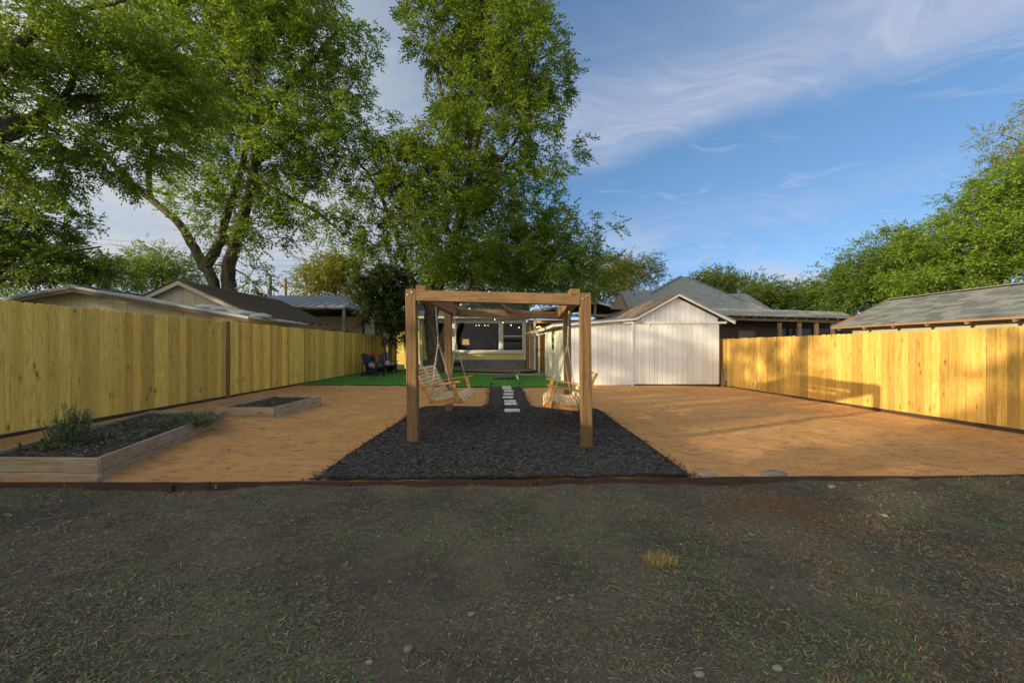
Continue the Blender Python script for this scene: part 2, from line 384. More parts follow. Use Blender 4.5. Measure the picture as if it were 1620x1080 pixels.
m = Mt('far_ground'); c = m.coord((1, 1, 1), False); n1 = m.noise(c, .4, 6, .7)
FARG = m.done(m.mix(m.ramp(n1, .4, .6), (0.16, 0.13, 0.08), (0.09, 0.12, 0.05)), 0.95, spec=0.1)

g = MB().poly([(-900, -900, -0.22), (900, -900, -0.22), (900, 900, -0.22), (-900, 900, -0.22)])
tag(put('ground', g, FARG, fix=False), kind='structure')
o = link('soil_ground', strip('soil_ground', lambda x: np.full_like(x, -4.0), lambda x: edge_y(x) - 0.012, -9.4, 10.6, 120, 340, soil_z, True), SOIL); tag(o, kind='structure')
o = link('gravel_yard', strip('gravel_yard', lambda x: edge_y(x) + 0.012, lambda x: np.full_like(x, 15.2), -7.1, 9.0, 190, 260, gran_z, True), GRAN); tag(o, kind='structure')

# --- mulch bed, with the path that leads to the lawn
ML = [G(500, 763), G(560, 720), G(600, 692), G(634, 670), G(652, 657), G(666, 648.5), G(684, 645.5), G(725, 645.5), G(755, 646.5), G(768, 644.5), G(773, 640), G(775.5, 630), G(775.5, 613)]
MR = [G(1088, 756.5), G(1045, 724), G(1005, 694), G(978, 675), G(962, 662), G(950, 653), G(935, 648.6), G(900, 648), G(860, 647.6), G(844, 646.5), G(837, 641), G(828, 626), G(822.5, 613)]
def smooth(P, n=6):
    out = []
    for i in range(len(P) - 1):
        p0, p1, p2, p3 = P[max(i - 1, 0)], P[i], P[i + 1], P[min(i + 2, len(P) - 1)]
        for k in range(n):
            t = k / n
            out.append(0.5 * ((2 * p1) + (p2 - p0) * t + (2 * p0 - 5 * p1 + 4 * p2 - p3) * t * t + (3 * p1 - p0 - 3 * p2 + p3) * t ** 3))
    return out + [P[-1]]
MLs, MRs = smooth(ML), smooth(MR)
def mono(P):
    ys = np.array([p.y for p in P]); xs = np.array([p.x for p in P]); ys = np.maximum.accumulate(ys + np.arange(len(ys)) * 1e-5); return ys, xs
LY, LX = mono(MLs); RY, RX = mono(MRs)
mul_l = lambda y: np.interp(y, LY, LX); mul_r = lambda y: np.interp(y, RY, RX)
def mulch_z(x, y): return gzv(x) + 0.032 + (vnoise(x, y, .7, 21) - .5) * .022 + (vnoise(x, y, .12, 22) - .5) * .016
y0m, y1m = 3.92, 13.0
def to_edge(x, y):                  # the front rows follow the edging board
    ef = edge_y(x) + .014; return np.where(y < 4.7, ef + (y - y0m) * (4.7 - ef) / (4.7 - y0m), y)
me_ = strip('mulch_bed', mul_l, mul_r, y0m, y1m, 60, 260, mulch_z); co = np.empty(len(me_.vertices) * 3, np.float32); me_.vertices.foreach_get('co', co); co = co.reshape(-1, 3)
co[:, 1] = to_edge(co[:, 0], co[:, 1]); me_.vertices.foreach_set('co', co.ravel()); me_.update()
o = link('mulch_bed', me_, MULCH); tag(o, kind='structure')

def rotframe(n, pitch=0.4):
    a = rng.uniform(0, 2 * np.pi, n); p = rng.normal(0, pitch, n)
    d = np.stack([np.cos(a) * np.cos(p), np.sin(a) * np.cos(p), np.sin(p)], -1)
    up = np.stack([rng.normal(0, .5, n), rng.normal(0, .5, n), np.ones(n)], -1)
    s = np.cross(d, up); s /= np.linalg.norm(s, axis=1)[:, None]; u = np.cross(s, d)
    return d, s, u
def bars(P, Ln, Wd, Th, pitch=0.35):
    """small three-sided slivers, 6 verts"""
    n = len(P); d, s, u = rotframe(n, pitch); Ln = Ln[:, None] / 2; Wd = Wd[:, None] / 2; Th = Th[:, None] / 2
    V = np.empty((n, 6, 3)); k = 0
    for e in (-1, 1):
        for (a, b) in ((-1, -.8), (1, -.8), (.1, 1)):
            V[:, k] = P + d * Ln * e + s * Wd * a * (1.0 if e < 0 else .55) + u * Th * b; k += 1
    F = np.array([(0, 1, 4, 3), (1, 2, 5, 4), (2, 0, 3, 5)])
    return V.reshape(-1, 3), (np.arange(n)[:, None, None] * 6 + F[None]).reshape(-1, 4)
def ribbons(P, Ln, Wd, pitch=.2):
    """flat broken stems: one bent strip of two quads each"""
    n = len(P); d, s, u = rotframe(n, pitch); d2 = d + s * rng.normal(0, .35, n)[:, None]; Ln = Ln[:, None] / 2; Wd = Wd[:, None] / 2
    V = np.stack([P - d * Ln - s * Wd, P - d * Ln + s * Wd, P + s * Wd + u * Wd, P - s * Wd + u * Wd, P + d2 * Ln + s * Wd * .5, P + d2 * Ln - s * Wd * .5], 1)
    F = np.array([(0, 1, 2, 3), (3, 2, 4, 5)]); return V.reshape(-1, 3), (np.arange(n)[:, None, None] * 6 + F[None]).reshape(-1, 4)
def grit(P, r):
    """angular grains: squashed irregular pyramids on four points, two triangles a side"""
    n = len(P); q = rng.normal(0, 1, (n, 4, 3)); base = np.array([(-1, -.6, -.4), (1, -.6, -.4), (0, 1, -.4), (0, 0, .8)]); V = P[:, None] + (base[None] + q * .35) * r[:, None, None]
    F = np.array([(0, 1, 3, 3), (1, 2, 3, 3), (2, 0, 3, 3)])
    F = np.array([(0, 1, 3), (1, 2, 3), (2, 0, 3)])
    return V.reshape(-1, 3), (np.arange(n)[:, None, None] * 4 + F[None]).reshape(-1, 3)
def blades(P, Ln, Wd, lean=(0.3, 1.2), bend=0.5):
    """tapering bent blades standing on P: 5 verts, quad + triangle as two quads"""
    n = len(P); a = rng.uniform(0, 2 * np.pi, n); e = rng.uniform(lean[0], lean[1], n)
    h = np.stack([np.cos(a), np.sin(a), np.zeros(n)], -1); s = np.stack([-np.sin(a), np.cos(a), np.zeros(n)], -1)
    d1 = h * np.cos(e)[:, None]; d1[:, 2] += np.sin(e); e2 = e - bend; d2 = h * np.cos(e2)[:, None]; d2[:, 2] += np.sin(e2)
    Ln = Ln[:, None]; Wd = Wd[:, None] / 2; mid = P + d1 * Ln * .5; tip = mid + d2 * Ln * .5
    V = np.stack([P - s * Wd, P + s * Wd, mid + s * Wd * .8, tip + s * Wd * .15, tip - s * Wd * .15, mid - s * Wd * .8], 1)
    F = np.array([(0, 1, 2, 5), (5, 2, 3, 4)])
    return V.reshape(-1, 3), (np.arange(n)[:, None, None] * 6 + F[None]).reshape(-1, 4)
def stuff(name, V, F, mat, label, cat):
    o = link(name, np_mesh(name, V, F), mat); return tag(o, label, cat, kind='stuff')

n = 46000
yy = y0m + 0.02 + (y1m - y0m - .04) * rng.random(n) ** 1.55; xx = mul_l(yy) + .03 + (mul_r(yy) - mul_l(yy) - .06) * rng.random(n)
zz = mulch_z(xx, yy) + rng.uniform(0, .018, n); k = rng.permutation(n)[:1500]          # some spill over the strip
side = rng.random(1500) < .5; yy[k] = 3.95 + 8.9 * rng.random(1500) ** 1.5; xx[k] = np.where(side, mul_l(yy[k]) - np.abs(rng.normal(0, .06, 1500)), mul_r(yy[k]) + np.abs(rng.normal(0, .06, 1500))); zz[k] = gran_z(xx[k], yy[k]) + .006
yy = to_edge(xx, yy) + .012
V, F = bars(np.stack([xx, yy, zz], -1), rng.uniform(.025, .085, n), rng.uniform(.006, .016, n), rng.uniform(.003, .008, n), .3)
stuff('mulch_chips', V, F, CHIP, 'black shredded bark mulch covering the bed under the swings', 'mulch')

# --- artificial lawn
def turf_front(x): return np.interp(x, [-7.0, -4, -0.5, 2.2], [12.2, 12.75, 13.03, 13.2])
def turf_z(x, y): return gzv(x) + 0.026 + (vnoise(x, y, 2.0, 31) - .5) * .02 + np.clip((y - 18.5) / 3, 0, 1) * 0.03
o = link('artificial_lawn', strip('artificial_lawn', turf_front, lambda x: np.full_like(x, 20.9), -6.95, 2.0, 40, 60, turf_z, True), TURF); tag(o, kind='structure')
n = 34000
xx = rng.uniform(-6.93, 1.95, n); f_ = turf_front(xx); yy = f_ + (20.6 - f_) * rng.random(n) ** 1.5
V, F = blades(np.stack([xx, yy, turf_z(xx, yy) - .002], -1), rng.uniform(.025, .045, n), rng.uniform(.010, .016, n), (0.7, 1.5), .5)
stuff('turf_blades', V, F, TURFB, 'bright green artificial grass pile of the lawn', 'grass')

# --- litter on the bare soil
def soil_pts(n, ymin=0.7, pw=1.0):
    yy = ymin + (4.5 - ymin) * rng.random(n) ** pw; xx = rng.uniform(-1, 1, n) * np.minimum(1.9 + yy * 1.35, 8.5); k = yy < edge_y(xx) - .05
    return xx[k], yy[k]
m = Mt('straw'); isl = m.island(); col = m.mix(m.math('POWER', isl, .6), (0.43, 0.355, 0.215), (0.15, 0.125, 0.08)); STRAW = m.done(m.mix(m.ramp(m.math('FRACT', m.math('MULTIPLY', isl, 31.)), .95, .98), col, (0.50, 0.45, 0.35)), .8, spec=.2)
m = Mt('dry_grass'); isl = m.island(); DRYG = m.done(m.mix(isl, (0.52, 0.37, 0.12), (0.30, 0.21, 0.07)), .8, spec=.2)
m = Mt('weed_green'); isl = m.island(); WEED = m.done(m.mix(isl, (0.07, 0.19, 0.045), (0.15, 0.24, 0.07)), .7, spec=.25)
m = Mt('twig'); TWIG = m.done(m.mix(m.island(), (0.13, 0.095, 0.065), (0.24, 0.19, 0.14)), .85, spec=.2)
xx, yy = soil_pts(135000, .7, .95)
k = vnoise(xx, yy, .5, 41) * .6 + vnoise(xx, yy, .17, 42) * .4 > rng.uniform(.22, .66, len(xx)); xx, yy = xx[k], yy[k]; n = len(xx)
V, F = ribbons(np.stack([xx, yy, soil_z(xx, yy) + rng.uniform(.001, .012, n)], -1), rng.uniform(.008, .020, n) + .035 * rng.random(n) ** 4, rng.uniform(.0015, .0035, n), .28)
stuff('dry_straw', V, F, STRAW, 'broken dry straw and stems littering the bare soil', 'straw')
xx, yy = soil_pts(64000, .7, .95); k = (vnoise(xx, yy, .42, 51) > .62) & (vnoise(xx, yy, 1.3, 52) > .40); xx, yy = xx[k], yy[k]; n = len(xx)
V, F = blades(np.stack([xx, yy, soil_z(xx, yy) - .004], -1), rng.uniform(.022, .055, n), rng.uniform(.002, .0042, n), (0.1, 1.0), .8)
stuff('dry_grass', V, F, DRYG, 'yellowed patches of dry grass on the dark soil', 'dry grass')
xx, yy = soil_pts(60000, .7, .95); dens = vnoise(xx, yy, .40, 61) * .6 + vnoise(xx, yy, 1.5, 62) * .5 + .10 * (np.abs(xx) / 4)
k = (dens > .64) | (rng.random(len(xx)) < .10); xx, yy = xx[k], yy[k]; n = len(xx)
V, F = blades(np.stack([xx, yy, soil_z(xx, yy) - .002], -1), rng.uniform(.012, .036, n), rng.uniform(.005, .011, n), (0.1, 1.0), .7)
stuff('weeds', V, F, WEED, 'low green weeds sprouting in patches on the soil', 'weeds')
xx, yy = soil_pts(1700, .7, 1.0); n = len(xx)
V, F = bars(np.stack([xx, yy, soil_z(xx, yy) + .008], -1), rng.uniform(.04, .16, n), rng.uniform(.002, .004, n), rng.uniform(.002, .004, n), .12)
tw = MB()
for _ in range(95):
    x, y = soil_pts(1, .7, .9)
    if len(x) == 0: continue
    x, y = x[0], y[0]; a = random.uniform(0, 6.28); pts = []; l = random.uniform(.015, .045)
    for i in range(7):
        pts.append((x, y, float(soil_z(x, y)) + .008 + random.uniform(0, .006))); a += random.gauss(0, .28); x += l * math.cos(a); y += l * math.sin(a)
    r = random.uniform(.0018, .0045); tw.tube(pts, [r, r, r * .95, r * .9, r * .8, r * .65, r * .4], 5)
tv = np.array(tw.v); b0 = len(V)
q = [f for f in tw.f if len(f) == 4]
V = np.concatenate([V, tv]); F = np.concatenate([F, np.array(q) + b0])
stuff('twigs', V, F, TWIG, 'thin broken twigs lying across the soil in front', 'twigs')
# fallen leaves
m = Mt('fallen_leaf'); isl = m.island(); FALL = m.done(m.mix(m.ramp(isl, .80, .84), m.mix(isl, (0.20, 0.13, 0.06), (0.36, 0.27, 0.13)), (0.13, 0.22, 0.035)), .7, spec=.25)
def leaves_flat(P, Ln, Wd):
    n = len(P); d, s, u = rotframe(n, .25); Ln = Ln[:, None]; Wd = Wd[:, None] / 2; c = rng.uniform(-.25, .5, n)[:, None]
    V = np.stack([P, P + d * Ln * .35 + s * Wd + u * Wd * c, P + d * Ln * .7 + s * Wd * .7 + u * Wd * c, P + d * Ln, P + d * Ln * .7 - s * Wd * .7 + u * Wd * c, P + d * Ln * .35 - s * Wd + u * Wd * c, P + d * Ln * .35, P + d * Ln * .7], 1)
    F = np.array([(0, 1, 6, 5), (6, 1, 2, 7), (5, 6, 7, 4), (7, 2, 3, 4)])
    return V.reshape(-1, 3), (np.arange(n)[:, None, None] * 8 + F[None]).reshape(-1, 4)
xx, yy = soil_pts(430, .7, 1.0); n = len(xx)
V1, F1 = leaves_flat(np.stack([xx, yy, soil_z(xx, yy) + .008], -1), rng.uniform(.018, .05, n), rng.uniform(.008, .018, n))
n = 3200; xx = rng.uniform(-6.6, 8.3, n); yy = rng.uniform(4.1, 13.5, n); k = (yy > edge_y(xx) + .1); xx, yy = xx[k], yy[k]; n = len(xx)
inm = (xx > mul_l(yy)) & (xx < mul_r(yy)) & (yy < y1m)
V2, F2 = leaves_flat(np.stack([xx, yy, np.where(inm, mulch_z(xx, yy) + .022, gran_z(xx, yy) + .005)], -1), rng.uniform(.012, .042, n), rng.uniform(.006, .02, n))
stuff('fallen_leaves', np.concatenate([V1, V2]), np.concatenate([F1, F2 + len(V1)]), FALL, 'small fallen leaves scattered over soil, gravel and mulch', 'leaves')
# sparse grass along the foot of the edging
n = 1500; xx = rng.uniform(-6, 6.5, n); k = vnoise(xx, xx * 0, .22, 55) > .60; xx = xx[k]; n = len(xx); yy = edge_y(xx) - .02 - np.abs(rng.normal(0, .025, n))
V, F = blades(np.stack([xx, yy, soil_z(xx, yy) - .004], -1), rng.uniform(.02, .075, n), rng.uniform(.002, .0045, n), (.5, 1.5), .5)
m = Mt('edge_grass'); stuff('edging_grass', V, F, m.done(m.mix(m.island(), (0.12, 0.19, 0.05), (0.36, 0.29, 0.12)), .8, spec=.2), 'thin sprigs of grass along the foot of the brown edging board', 'grass')
# granite grains
m = Mt('grain'); isl = m.island(); GRAIN = m.done(m.mix(m.ramp(isl, .9, .94), m.mix(isl, (0.66, 0.37, 0.15), (0.45, 0.24, 0.095)), (0.72, 0.50, 0.30)), .9, spec=.2)
n = 36000; yy = 3.6 + 9.5 * rng.random(n) ** 1.7; xx = rng.uniform(-6.6, 8.6, n); k = (yy > edge_y(xx) + .03) & ~((xx > mul_l(yy) - .04) & (xx < mul_r(yy) + .04)); xx, yy = xx[k], yy[k]; n = len(xx)
V, F = grit(np.stack([xx, yy, gran_z(xx, yy) + .002], -1), rng.uniform(.003, .008, n))
stuff('gravel_grains', V, F, GRAIN, 'loose orange granite grit over the yard', 'gravel')
# soil clods
m = Mt('clod'); isl = m.island(); CLOD = m.done(m.mix(m.ramp(isl, .95, .97), m.mix(isl, (0.19, 0.165, 0.12), (0.06, 0.053, 0.042)), (0.38, 0.36, 0.31)), .95, spec=.15)
xx, yy = soil_pts(46000, .7, .95); n = len(xx)
V, F = grit(np.stack([xx, yy, soil_z(xx, yy) + .001], -1), rng.uniform(.002, .009, n))
stuff('soil_clods', V, F, CLOD, 'crumbled dark clods over the bare soil', 'soil')

def blob(c, r, seed, n=10, m_=6):
    rr = random.Random(seed); b = MB(); ph = [rr.uniform(0, 6.28) for _ in range(4)]
    V = []
    for i in range(m_ + 1):
        t = math.pi * i / m_
        for j in range(n):
            a = 2 * math.pi * j / n; k = 1 + .13 * math.sin(2 * a + ph[0]) * math.sin(t) + .08 * math.sin(3 * a + ph[1] + t) + .05 * math.cos(4 * t + ph[2])
            V.append((c[0] + r[0] * k * math.sin(t) * math.cos(a), c[1] + r[1] * k * math.sin(t) * math.sin(a), c[2] + r[2] * k * math.cos(t)))
    b.v = V
    for i in range(m_):
        for j in range(n): b.f.append([i * n + j, i * n + (j + 1) % n, (i + 1) * n + (j + 1) % n, (i + 1) * n + j])
    return b
STONE = plain('pebble', (0.30, 0.27, 0.215), (0.20, 0.18, 0.145), 14, .85, bump=.2, vary=.25)
def on_soil(px, py):
    p = G(px, py); Z = 600 * (CAMZ - p.z + .09) / (py - 550); x = (px - 810) / 600 * Z; return x, Z, float(soil_z(x, Z))
for i, (px, py, r, lb) in enumerate([(646, 1030, .021, 'rounded tan stone on the soil at the bottom of the picture'), (745, 973, .016, 'pale flat pebble on the soil left of centre front'),
        (884, 948, .016, 'small grey pebble on the soil in front of the mulch bed'), (1230, 1061, .018, 'small smooth stone at the bottom edge right of centre'),
        (1316, 780, .03, 'pale cobble lying on the soil just before the right edging'), (1400, 822, .022, 'pale pebble on soil in front of the right gravel yard'),
        (1069, 911, .014, 'tan pebble below the yellow grass tuft'), (584, 1053, .014, 'white pebble near the bottom left of centre'), (1106, 1070, .018, 'brown pebble at the very bottom right of centre')]):
    x, y, z = on_soil(px, py); o = put('pebble', blob((x, y, z + r * .35), (r * 1.25, r, r * .7), i), STONE, None, True, origin=(x, y, z)); tag(o, lb, 'stone', 'stones on the soil')
# yellow tuft of dead grass
x, y, z = on_soil(1045, 893); n = 420; a = rng.uniform(0, 6.28, n); rr = .085 * np.sqrt(rng.random(n))
P = np.stack([x + rr * np.cos(a) * 1.3, y + rr * np.sin(a), soil_z(x + rr * np.cos(a) * 1.3, y + rr * np.sin(a)) - .003], -1)
V, F = blades(P - np.array([x, y, z]), rng.uniform(.04, .085, n), rng.uniform(.0025, .0045, n), (.3, 1.4), .7)
o = link('grass_tuft', np_mesh('grass_tuft', V, F), DRYG, None, (x, y, z)); tag(o, 'bleached yellow tuft of dead grass on dark soil, right of centre', 'grass tuft')
# a fresh green sprout
x, y, z = on_soil(1188, 858); sp_ = MB()
GREENLEAF = leafmat('sprout_leaf', (0.10, 0.42, 0.10), (0.12, 0.36, 0.07))
for k in range(5):
    a = k * 1.3; d = Vector((math.cos(a), math.sin(a), .55)).normalized(); s_ = Vector((-math.sin(a), math.cos(a), 0)); p = Vector((x, y, z + .012))
    sp_.poly([p, p + d * .018 + s_ * .011, p + d * .036, p + d * .018 - s_ * .011])
sp_.tube([(x, y, z - .005), (x, y, z + .014)], .002, 5)
tag(put('weed_sprout', sp_, GREENLEAF, fix=False, origin=(x, y, z)), 'single bright green sprout on the dark soil', 'sprout')
# orange gravel spilled over the edging onto the soil
c0 = on_soil(1210, 805); n = 6500; xx = c0[0] + rng.normal(0, .30, n) + .1; yy = c0[1] + rng.normal(0, .20, n) - (xx - c0[0]) * .25; k = yy < edge_y(xx) - .03; xx, yy = xx[k], yy[k]; n = len(xx)
V, F = grit(np.stack([xx, yy, soil_z(xx, yy) + .004], -1), rng.uniform(.003, .007, n))
m = Mt('spill_grain'); SPILL = m.done(m.mix(m.island(), (0.24, 0.14, 0.08), (0.14, 0.085, 0.052)), .9, spec=.15)
stuff('gravel_spill', V, F, SPILL, 'reddish gravel spilled onto the dark soil right of the mulch bed', 'gravel')

# ------------------------------------------------------------------ edging
def edging_run(name, pts, h0, h1, th, label, parent=None, mat=EDGE, cat='edging'):
    mb = MB(); P = [Vector(p) for p in pts]; n = len(P); ring = []
    for i, p in enumerate(P):
        d = (P[min(i + 1, n - 1)] - P[max(i - 1, 0)]); d.z = 0; d.normalize(); s = Vector((-d.y, d.x, 0)) * th / 2
        ring.append([p - s + Vector((0, 0, h0)), p + s + Vector((0, 0, h0)), p + s + Vector((0, 0, h1)), p - s + Vector((0, 0, h1))])
    b = 0; mb.v = [tuple(q) for r in ring for q in r]
    for i in range(n - 1):
        for k in range(4): j = (k + 1) % 4; mb.f.append([i * 4 + k, i * 4 + j, (i + 1) * 4 + j, (i + 1) * 4 + k])
    mb.f.append([0, 1, 2, 3]); mb.f.append([(n - 1) * 4 + k for k in range(4)])
    return put(name, mb, mat, parent, origin=None if parent else P[0])
er = thing('edging_board', (0, 3.85, 0), 'long dark brown edging board between the soil and the gravel yard', 'edging')
cuts = [-9.3, -5.6, -2.92, 0.25, 3.1, 6.0, 10.4]
for a, b in zip(cuts[:-1], cuts[1:]):
    xs = np.linspace(a + .004, b - .004, 14)
    edging_run('board', [(x, float(edge_y(x)), gz(x) + random.uniform(-.004, .004)) for x in xs], -.16, .014, .02, '', er)
for x in (-3.25, -1.62, 0.9, 4.4, -5.2):
    y = float(edge_y(x)) - .028; z = gz(x)
    put('stake', MB().box(x - .018, x + .018, y - .018, y + .014, z - .2, z - .004), EDGE, er)
x = -2.86; y = float(edge_y(x)) - .0135
put('bracket', MB().box(x - .012, x + .012, y - .004, y + .002, gz(x) - .04, gz(x) - .005), GALV, er)
for nm, P, lb in (('mulch_edging', MLs, 'thin brown edging strip along the left side of the mulch bed'), ('mulch_edging', MRs, 'thin brown edging strip along the right side of the mulch bed')):
    tag(edging_run(nm, [p + Vector((0, 0, .0)) for p in P if p.y > 3.9], -.05, .055, .010, ''), lb, 'edging', 'edging strips of the mulch bed')
# flat stones at the edging on the right
for px, lb in ((1125, 'flat grey stone by the edging at the right corner of the mulch'), (1235, 'larger flat grey stone behind the edging right of the mulch')):
    p = G(px, 755); y = float(edge_y(p.x)) + .12; s_ = .11 if px < 1200 else .17
    tag(put('edging_stone', blob((p.x, y, gz(p.x) + .005), (s_, .08, .03), px), STONE, None, True, origin=(p.x, y, gz(p.x))), lb, 'stone', 'flat stones by the edging')

# ------------------------------------------------------------------ fences
def picket_mesh(name, h=1.83, wd=.1385, th=.019):
    c = .022; e = .0075; mb = MB()
    prof = [(-wd / 2, 0), (wd / 2, 0), (wd / 2, h - c), (wd / 2 - c, h), (-wd / 2 + c, h), (-wd / 2, h - c)]
    ins = [(x - e * (1 if x > 0 else -1), z - (e * .8 if z > h - c / 2 else 0)) for x, z in prof]
    for y, pr in ((-th / 2, ins), (-th / 2 + e, prof), (th / 2 - e, prof), (th / 2, ins)): mb.v += [(x, y, z) for x, z in pr]
    for r_ in range(3):
        for i in range(6): j = (i + 1) % 6; mb.f.append([r_ * 6 + i, r_ * 6 + j, r_ * 6 + 6 + j, r_ * 6 + 6 + i])
    mb.f += [list(range(6))[::-1], list(range(18, 24))]
    return mb.mesh(name)
def fence(name, p0, p1, zbase, h, mat, label, face, group='wood picket fences round the yard', wd=.1405, railside=1, odd=None):
    p0 = Vector(p0); p1 = Vector(p1); d = (p1 - p0); ln = d.length; d.normalize(); ang = math.atan2(d.y, d.x)
    nrm = Vector((-d.y, d.x, 0)) * railside                        # side of the rails, away from the yard
    root = thing(name, (p0.x, p0.y, zbase(p0)), label, 'fence', group)
    pm = [picket_mesh('picket', h + dh, wd) for dh in (0, .007, -.006)]
    for m_ in pm: m_.materials.append(mat)
    pitch = wd + .0008; n = int(ln / pitch)
    for i in range(n):
        p = p0 + d * (i + .5) * pitch
        o = link('picket', pm[random.randrange(3)], None, root)
        q = p + nrm * random.gauss(0, .0035)
        o.location = (q.x - p0.x, q.y - p0.y, zbase(p) + random.gauss(0, .005) - zbase(p0))
        o.rotation_euler = (random.gauss(0, .003), random.gauss(0, .0006), ang + random.gauss(0, .018) + (math.pi if random.random() < .5 else 0))
    for hz in (.28, .95, 1.58):
        a = p0 + nrm * .03; b = p1 + nrm * .03
        put('rail', MB().beam((a.x, a.y, zbase(p0) + hz), (b.x, b.y, zbase(p1) + hz), .038, .088), mat, root)
    k = int(ln / 2.4) + 1
    for i in range(k):
        p = p0 + d * min(i * 2.4 + .1, ln - .05) + nrm * .095; z = zbase(p)
        put('post', MB().box(p.x - .045, p.x + .045, p.y - .045, p.y + .045, z - .3, z + h - .1), mat, root)
    # the dark strip at its foot
    a = p0 - nrm * .022; b = p1 - nrm * .022
    put('kick_strip', MB().beam((a.x, a.y, zbase(p0) + .012), (b.x, b.y, zbase(p1) + .012), .012, .07), EDGE, root)
    return root
lf = lambda y: -6.79 - .0167 * (y - 5.03)
fl = fence('picket_fence', (lf(-9), -9, 0), (lf(21.0), 21.0, 0), lambda p: .165, 1.83, PINE, 'long new yellow pine picket fence on the left of the yard', 1)
# brown trim board on the left fence
p = W(358, 560, 9.13); x_ = lf(9.13) + .02
put('trim_board', MB().box(x_ - .004, x_ + .012, 9.08, 9.19, .17, 2.0), CEDAR_Z, fl)
rf = lambda y: 8.77 - .0833 * (y - 6.5)
rzb = lambda p: -.085 - .004 * (p.y - 6.5)
fr = fence('picket_fence', (rf(0.5), 0.5, 0), (rf(20), 20, 0), rzb, 1.81, PINE_R, 'golden pine picket fence on the right of the yard beside the white shed', -1, railside=-1)
fb = fence('picket_fence', (lf(21.0) + .1, 21.05, 0), (-6.35, 21.05, 0), lambda p: .16, 1.80, PINE, 'short return of picket fence behind the dark tree at the far end', -1)
gt = thing('wooden_gate', (-5.95, 22.4, .16), 'low wooden board gate beside the yellow house', 'gate')
for i in range(5): put('board', MB().box(-6.25 + i * .125, -6.13 + i * .125, 22.39, 22.41, .35, 1.55), PINE, gt)
for z in (.45, 1.45): put('rail', MB().box(-6.27, -5.62, 22.36, 22.388, z - .04, z + .04), PINE, gt)
for x in (-6.30, -5.58): put('post', MB().box(x - .045, x + .045, 22.36, 22.45, .1, 1.6), PINE, gt)

# ------------------------------------------------------------------ swing frame
PL = [(-1.40, 5.40, 0.0, 2.185), (1.03, 5.22, -.03, 2.105), (1.15, 7.74, -.03, 2.10), (-1.33, 8.05, 0.0, 2.20)]
root = thing('swing_frame', (-.1, 6.6, 0), 'square cedar timber frame holding two porch swings', 'pergola')
pw = .142
tops = []
for x, y, z0, z1 in PL:
    xt = x - .03
    tops.append(Vector((xt, y, z1)))
    o = put('post', MB().beam((x, y, z0 - .35), (xt, y, z1), pw, pw, (0, 1, 0), .004), CEDAR_Z, root)
    for dx, dz in ((.025, -.045), (-.035, -.085)):
        put('bolt', MB().lathe((xt + dx, y - pw / 2, z1 + dz), [(.013, 0), (.013, .008), (.006, .010)], 8, (0, -1, 0)), BOLT, o)
A, B, Cc, D = tops
hb = .15
def across(a, b, dz, nm):
    a = a + Vector((pw / 2, 0, dz - hb / 2)); b = b + Vector((-pw / 2, 0, dz - hb / 2))
    return put(nm, MB().beam(a, b, .135, hb, (0, 0, 1), .004), CEDAR_X, root)
across(A, B, -.012, 'front_beam'); across(D, Cc, -.012, 'back_beam')
for a, b, s_ in ((A, D, 1), (B, Cc, -1)):      # side beams, carried inside the posts and over the cross beams
    a2 = a + Vector((s_ * (pw / 2 + .072), -.072, .045 - .07)); b2 = b + Vector((s_ * (pw / 2 + .072), .072, .045 - .07))
    # notched so that it sits down over the cross beams: the middle hangs lower
    o = put('side_beam', MB().beam(a2 + Vector((0, .1425, -.03)), b2 - Vector((0, .1425, .03)), .135, .20, (0, 0, 1), .004), CEDAR_Y, root)
    for e, q in (('f', a2), ('b', b2)):
        sg = 1 if e == 'f' else -1
        put('beam_end', MB().beam(q, q + Vector((0, sg * .1415, 0)), .133, .07 if 0 else .076, (0, 0, 1), .003), CEDAR_Y, o).location.z += .042
ra = A.lerp(B, .49) + Vector((-.06, .07, -.03)); rb = D.lerp(Cc, .52) + Vector((0, -.07, -.03))
put('middle_rafter', MB().beam(ra, rb, .04, .088, (0, 0, 1), .002), CEDAR_Y, root)
q = A.lerp(B, .47); put('bolt', MB().lathe((q.x - .03, q.y, q.z - .012), [(.02, 0), (.02, .012), (.01, .018)], 8), BOLT, root)

# ------------------------------------------------------------------ porch swings
def chain(mb, a, b, pitch=.030, r=.0033, wd=.011):
    a = Vector(a); b = Vector(b); d = b - a; ln = d.length; d.normalize(); n = max(2, int(round(ln / pitch))); st = ln / n
    s0 = d.cross(Vector((0.31, .9, .1))).normalized(); t0 = d.cross(s0)
    for i in range(n):
        c = a + d * (i + .5) * st; s, t = (s0, t0) if i % 2 else (t0, s0)
        hl = st * .5 + r * 1.2 - wd + .004; ring = []
        for k in range(10):
            an = 2 * math.pi * k / 10; ca, sa = math.cos(an), math.sin(an)
            ring.append((c + d * (hl * (1 if ca > 0 else -1) * (1 if abs(ca) > .01 else 0) + wd * ca) + s * wd * sa, (d * ca + s * sa)))
        base = len(mb.v)
        for p, o_ in ring:
            for k in range(4):
                an = 2 * math.pi * (k + .5) / 4; mb.v.append(tuple(p + o_ * r * math.cos(an) + t * r * math.sin(an)))
        for i2 in range(10):
            j2 = (i2 + 1) % 10
            for k in range(4): k2 = (k + 1) % 4; mb.f.append([base + i2 * 4 + k, base + j2 * 4 + k, base + j2 * 4 + k2, base + i2 * 4 + k2])
